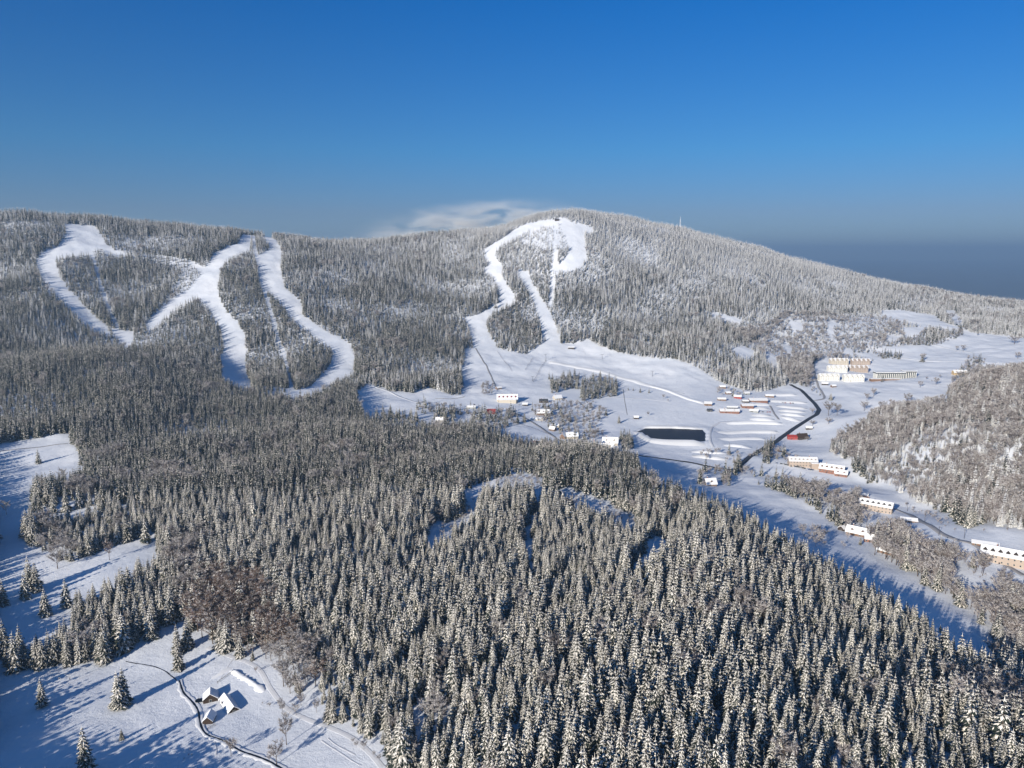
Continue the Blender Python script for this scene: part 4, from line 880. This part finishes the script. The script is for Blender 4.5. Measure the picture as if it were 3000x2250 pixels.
house('summit_station', 'small dark lift station on the summit between the pistes', 'lift station', pr(R2,(1397,212)), 14, 9, 3.5, 2.5, 0, M['wood'], M['darksteel'], None, 0, None, 0)
house('lift_station', 'low wooden lift station at the forest corner above the nursery slope', 'lift station', pr(R2,(1490,1042)), 16, 8, 3, 2, -5, M['wood'], S, None, 0, None, 0)
X, Y, Z = at(1469, 496)
root = empty('transmitter_mast', (X, Y, Z)); tag(root, 'thin lattice transmitter mast on the ridge right of the summit', 'mast')
m = MB(); hh = 58; nseg = 13
for i in range(nseg):
    z0, z1 = hh*.8*i/nseg, hh*.8*(i+1)/nseg; w0, w1 = 2.6*(1-.75*i/nseg), 2.6*(1-.75*(i+1)/nseg)
    c0 = [(s*w0, t_*w0, z0) for s, t_ in ((-1,-1),(1,-1),(1,1),(-1,1))]; c1 = [(s*w1, t_*w1, z1) for s, t_ in ((-1,-1),(1,-1),(1,1),(-1,1))]
    for k in range(4): m.tube(c0[k], c1[k], .3, .28, 4); m.tube(c0[k], c1[(k+1) % 4], .14, .14, 3); m.tube(c1[k], c1[(k+1) % 4], .14, .14, 3)
m.build('lattice', M['snow'], root); m = MB(); m.tube((0,0,hh*.8),(0,0,hh),.45,.2,6); m.build('antenna', M['snow'], root)
m = MB(); m.tube((0,0,hh*.55),(0,0,hh*.58),2.2,2.2,10); m.build('platform', M['steel'], root)
for p, lb in (((990,545),'wooden pole beside the grey road, upper one'),((1130,635),'wooden pole beside the grey road, middle one'),((1450,770),'wooden pole beside the grey road, lower one'),((1245,745),'wooden pole near the road bend')):
    X, Y, Z = at(*pr(S1, p)); root = empty('utility_pole', (X, Y, Z)); tag(root, lb, 'utility pole', 'utility poles along the grey road')
    m = MB(); m.tube((0,0,-1),(0,0,10),.2,.14,6); m.build('mast', M['wood'], root); m = MB(); m.box(-1.1,-.08,9,1.1,.08,9.25); m.build('crossarm', M['wood'], root)
# ------------------------------------------------------------------ cars
def car_meshes():
    prof = [(-2.15,.35),(-2.2,.8),(-2.1,1.0),(-1.6,1.05),(-1.0,1.48),(.45,1.5),(1.1,1.05),(2.0,.92),(2.2,.7),(2.2,.35)]
    out = []
    for k, cm in enumerate(CARC):
        m = MB(); n = len(prof)
        def wd(z): return .88 if z < 1.1 else .7
        vs = [(x_, -wd(z_), z_) for x_, z_ in prof] + [(x_, wd(z_), z_) for x_, z_ in prof]
        m.add(vs, [(i, i+1, n+i+1, n+i) for i in range(n-1)] + [tuple(range(n))[::-1], tuple(range(n, 2*n)), (0, n, 2*n-1, n-1)]); out.append(m.mesh('body', cm))
    g = MB()
    for s in (-1, 1): g.add([(-1.35,s*.86,1.12),(.85,s*.86,1.12),(.4,s*.74,1.42),(-.95,s*.74,1.42)], [(0,1,2,3)])
    g.add([(1.08,-.74,1.1),(1.08,.74,1.1),(.55,.66,1.46),(.55,-.66,1.46)], [(0,1,2,3)]); g.add([(-1.62,-.74,1.1),(-1.62,.74,1.1),(-1.08,.66,1.46),(-1.08,-.66,1.46)], [(3,2,1,0)])
    w = MB(); w.tube((0,-.12,0),(0,.12,0),.34,.34,10)
    sn = MB(); sn.add([(-1.0,-.62,1.51),(.42,-.62,1.53),(.42,.62,1.53),(-1.0,.62,1.51),(-.9,-.5,1.66),(.3,-.5,1.68),(.3,.5,1.68),(-.9,.5,1.66)],[(4,5,6,7),(0,1,5,4),(1,2,6,5),(2,3,7,6),(3,0,4,7)])
    return out, g.mesh('windows', M['glass']), w.mesh('wheel', M['tyre']), sn.mesh('roof_snow', S)
CB, CG, CW, CS = car_meshes(); CN = ['black', 'silver', 'blue', 'red', 'white']
def car(X, Y, yaw, c, label, group):
    root = empty('parked_car', (X, Y, float(H(X, Y))+.3), yaw); tag(root, label, 'car', group)
    link('body', CB[c], root); link('windows', CG, root); link('roof_snow', CS, root)
    for a in (-1.35, 1.35):
        for b in (-.82, .82): link('wheel', CW, root, (a, b, .34))
def cars(f, p0, p1, n, where, group, skip=.15, yaw=1.5):
    a = np.array(at(*pr(f, p0))[:2]); b = np.array(at(*pr(f, p1))[:2])
    for i in range(n):
        if random.random() < skip: continue
        p = a + (b-a)*i/max(1, n-1); c = random.choice([0,0,0,1,1,2,3,4])
        car(p[0], p[1], yaw+random.uniform(-.08,.08), c, f'{CN[c]} car with snow on its roof, parked {where}', group + ', ' + CN[c])
cars(R3, (755,1222), (830,1236), 7, 'left of the cream lodge', 'cars left of the cream lodge')
cars(R3, (838,1240), (965,1262), 12, 'in the row before the cream lodge', 'cars before the cream lodge')
cars(R3, (790,866), (850,869), 5, 'in the middle of the empty car park', 'cars in the middle of the car park', .2)
cars(R3, (600,918), (715,921), 9, 'along the lower huts', 'cars along the huts', .3)
cars(S1, (1560,870), (1630,910), 6, 'beside the grey road at the right', 'cars beside the grey road')
cars(R2, (1150,1408), (1215,1410), 3, 'in front of the red dormered hotel', 'cars at the hotel', 0)
cars(R5, (2010,855), (2010,856), 0, '', '')
# ------------------------------------------------------------------ light, sky, air
EL, AZ = 18.0, 35.0
d = Vector((math.sin(R(AZ))*math.cos(R(EL)), math.cos(R(AZ))*math.cos(R(EL)), -math.sin(R(EL))))
ld = bpy.data.lights.new('sun', 'SUN'); ld.energy = 5.0; ld.angle = R(.5); ld.color = (1.0, .93, .82)
lo_ = link('sun', ld, None, (0, 0, 900)); lo_.rotation_euler = d.to_track_quat('-Z', 'Y').to_euler()
w = bpy.data.worlds.new('World'); scene.world = w; w.use_nodes = True; N = w.node_tree.nodes; L = w.node_tree.links
sky = N.new('ShaderNodeTexSky'); sky.sky_type = 'NISHITA'; sky.sun_disc = False; sky.sun_elevation = R(EL); sky.sun_rotation = R(180+AZ)
sky.altitude = 1100; sky.air_density = 1.0; sky.dust_density = .3; sky.ozone_density = 3.0
bgn = N['Background']; bgn.inputs['Strength'].default_value = .10
tc = N.new('ShaderNodeTexCoord'); sx = N.new('ShaderNodeSeparateXYZ'); L.new(tc.outputs['Generated'], sx.inputs[0])
rp = N.new('ShaderNodeValToRGB'); L.new(sx.outputs['Z'], rp.inputs[0]); E = rp.color_ramp.elements
E[0].position = 0; E[0].color = (.25,.33,.52,1); E[1].position = 1; E[1].color = (.12,.46,.78,1)
for p_, c_ in ((.05,(.25,.32,.49,1)), (.125,(.15,.385,.60,1)), (.29,(.024,.36,.71,1)), (.5,(.08,.42,.76,1))): e_ = E.new(p_); e_.color = c_
mu = N.new('ShaderNodeMix'); mu.data_type = 'RGBA'; mu.blend_type = 'MULTIPLY'; mu.inputs['Factor'].default_value = 1
L.new(sky.outputs[0], mu.inputs['A']); L.new(rp.outputs[0], mu.inputs['B']); L.new(mu.outputs['Result'], bgn.inputs[0])
# thin winter air: one closed box round the whole place
x0, x1, y0, y1 = GX[0]-50, GX[-1]+50, GY[0]-50, GY[-1]+50
m = MB(); m.box(x0, y0, float(ZZ.min())-1.5, x1, y1, 300)
hm = bpy.data.materials.new('winter_haze'); hm.use_nodes = True; hn = hm.node_tree; hn.nodes.remove(hn.nodes['Principled BSDF'])
pv = hn.nodes.new('ShaderNodeVolumePrincipled'); pv.inputs['Density'].default_value = HAZE; pv.inputs['Color'].default_value = (.52,.77,1,1); pv.inputs['Anisotropy'].default_value = .3
hn.links.new(pv.outputs[0], hn.nodes['Material Output'].inputs['Volume'])
tag(m.build('haze', hm), 'pale blue winter haze over the whole valley', None, None, 'stuff')
# cloud wisp trailing off the summit
m = MB(); m.box(-1, -1, -1, 1, 1, 1)
cm = bpy.data.materials.new('cloud_wisp'); cm.use_nodes = True; cn = cm.node_tree; cn.nodes.remove(cn.nodes['Principled BSDF'])
pv = cn.nodes.new('ShaderNodeVolumePrincipled'); pv.inputs['Color'].default_value = (1,1,1,1); pv.inputs['Anisotropy'].default_value = -.3
tc = cn.nodes.new('ShaderNodeTexCoord'); nz = cn.nodes.new('ShaderNodeTexNoise'); nz.inputs['Scale'].default_value = .013; nz.inputs['Detail'].default_value = 5; nz.inputs['Roughness'].default_value = .52; nz.inputs['Distortion'].default_value = .6
gm = cn.nodes.new('ShaderNodeNewGeometry'); mp = cn.nodes.new('ShaderNodeMapping'); mp.inputs['Rotation'].default_value = (0, R(-28), 0); mp.inputs['Scale'].default_value = (.5, 1, 1.7)
cn.links.new(gm.outputs['Position'], mp.inputs[0]); cn.links.new(mp.outputs[0], nz.inputs[0])
def mth(op, a, b=None, v=None):
    q = cn.nodes.new('ShaderNodeMath'); q.operation = op; q.use_clamp = False; cn.links.new(a, q.inputs[0])
    if b is not None: cn.links.new(b, q.inputs[1])
    elif v is not None: q.inputs[1].default_value = v
    return q.outputs[0]
sp_ = cn.nodes.new('ShaderNodeSeparateXYZ'); cn.links.new(tc.outputs['Object'], sp_.inputs[0])
# envelope: densest at the summit end (x=+1), sinking and thinning to the left
zc = mth('ADD', mth('MULTIPLY', sp_.outputs[0], None, .34), None, -.06)
dz = mth('MULTIPLY', mth('SUBTRACT', sp_.outputs[2], zc), None, 1.55)
dx = mth('MULTIPLY', mth('SUBTRACT', sp_.outputs[0], None, .0) if False else mth('ADD', sp_.outputs[0], None, -.05), None, 1.05)
r2 = mth('ADD', mth('ADD', mth('MULTIPLY', dz, dz), mth('MULTIPLY', dx, dx)), mth('MULTIPLY', sp_.outputs[1], sp_.outputs[1]))
env = mth('MAXIMUM', mth('SUBTRACT', mth('MULTIPLY', r2, None, 0.0) , r2), None, -1.0); env = mth('ADD', env, None, 1.0)
nn = mth('MAXIMUM', mth('ADD', nz.outputs['Fac'], None, -.43), None, 0.0)
e2 = mth('MULTIPLY', mth('MAXIMUM', env, None, 0.0), mth('MAXIMUM', env, None, 0.0)); dn = mth('MULTIPLY', mth('MULTIPLY', e2, nn), None, WISP); cn.links.new(dn, pv.inputs['Density'])
cn.links.new(pv.outputs[0], cn.nodes['Material Output'].inputs['Volume'])
wo = m.build('cloud_wisp', cm); wo.location = (-200, 2890, 108); wo.scale = (500, 110, 155)
tag(wo, 'thin cloud wisp trailing left from the summit over the ridge', None, None, 'stuff')
scene.cycles.volume_bounces = 0; scene.cycles.volume_max_steps = 64
scene.view_settings.view_transform = 'Standard'; scene.view_settings.look = 'None'; scene.view_settings.exposure = .55; scene.view_settings.gamma = 1
scene.cycles.max_bounces = 4; scene.cycles.diffuse_bounces = 2; scene.cycles.glossy_bounces = 2; scene.cycles.transparent_max_bounces = 4
scene.cycles.caustics_reflective = False; scene.cycles.caustics_refractive = False
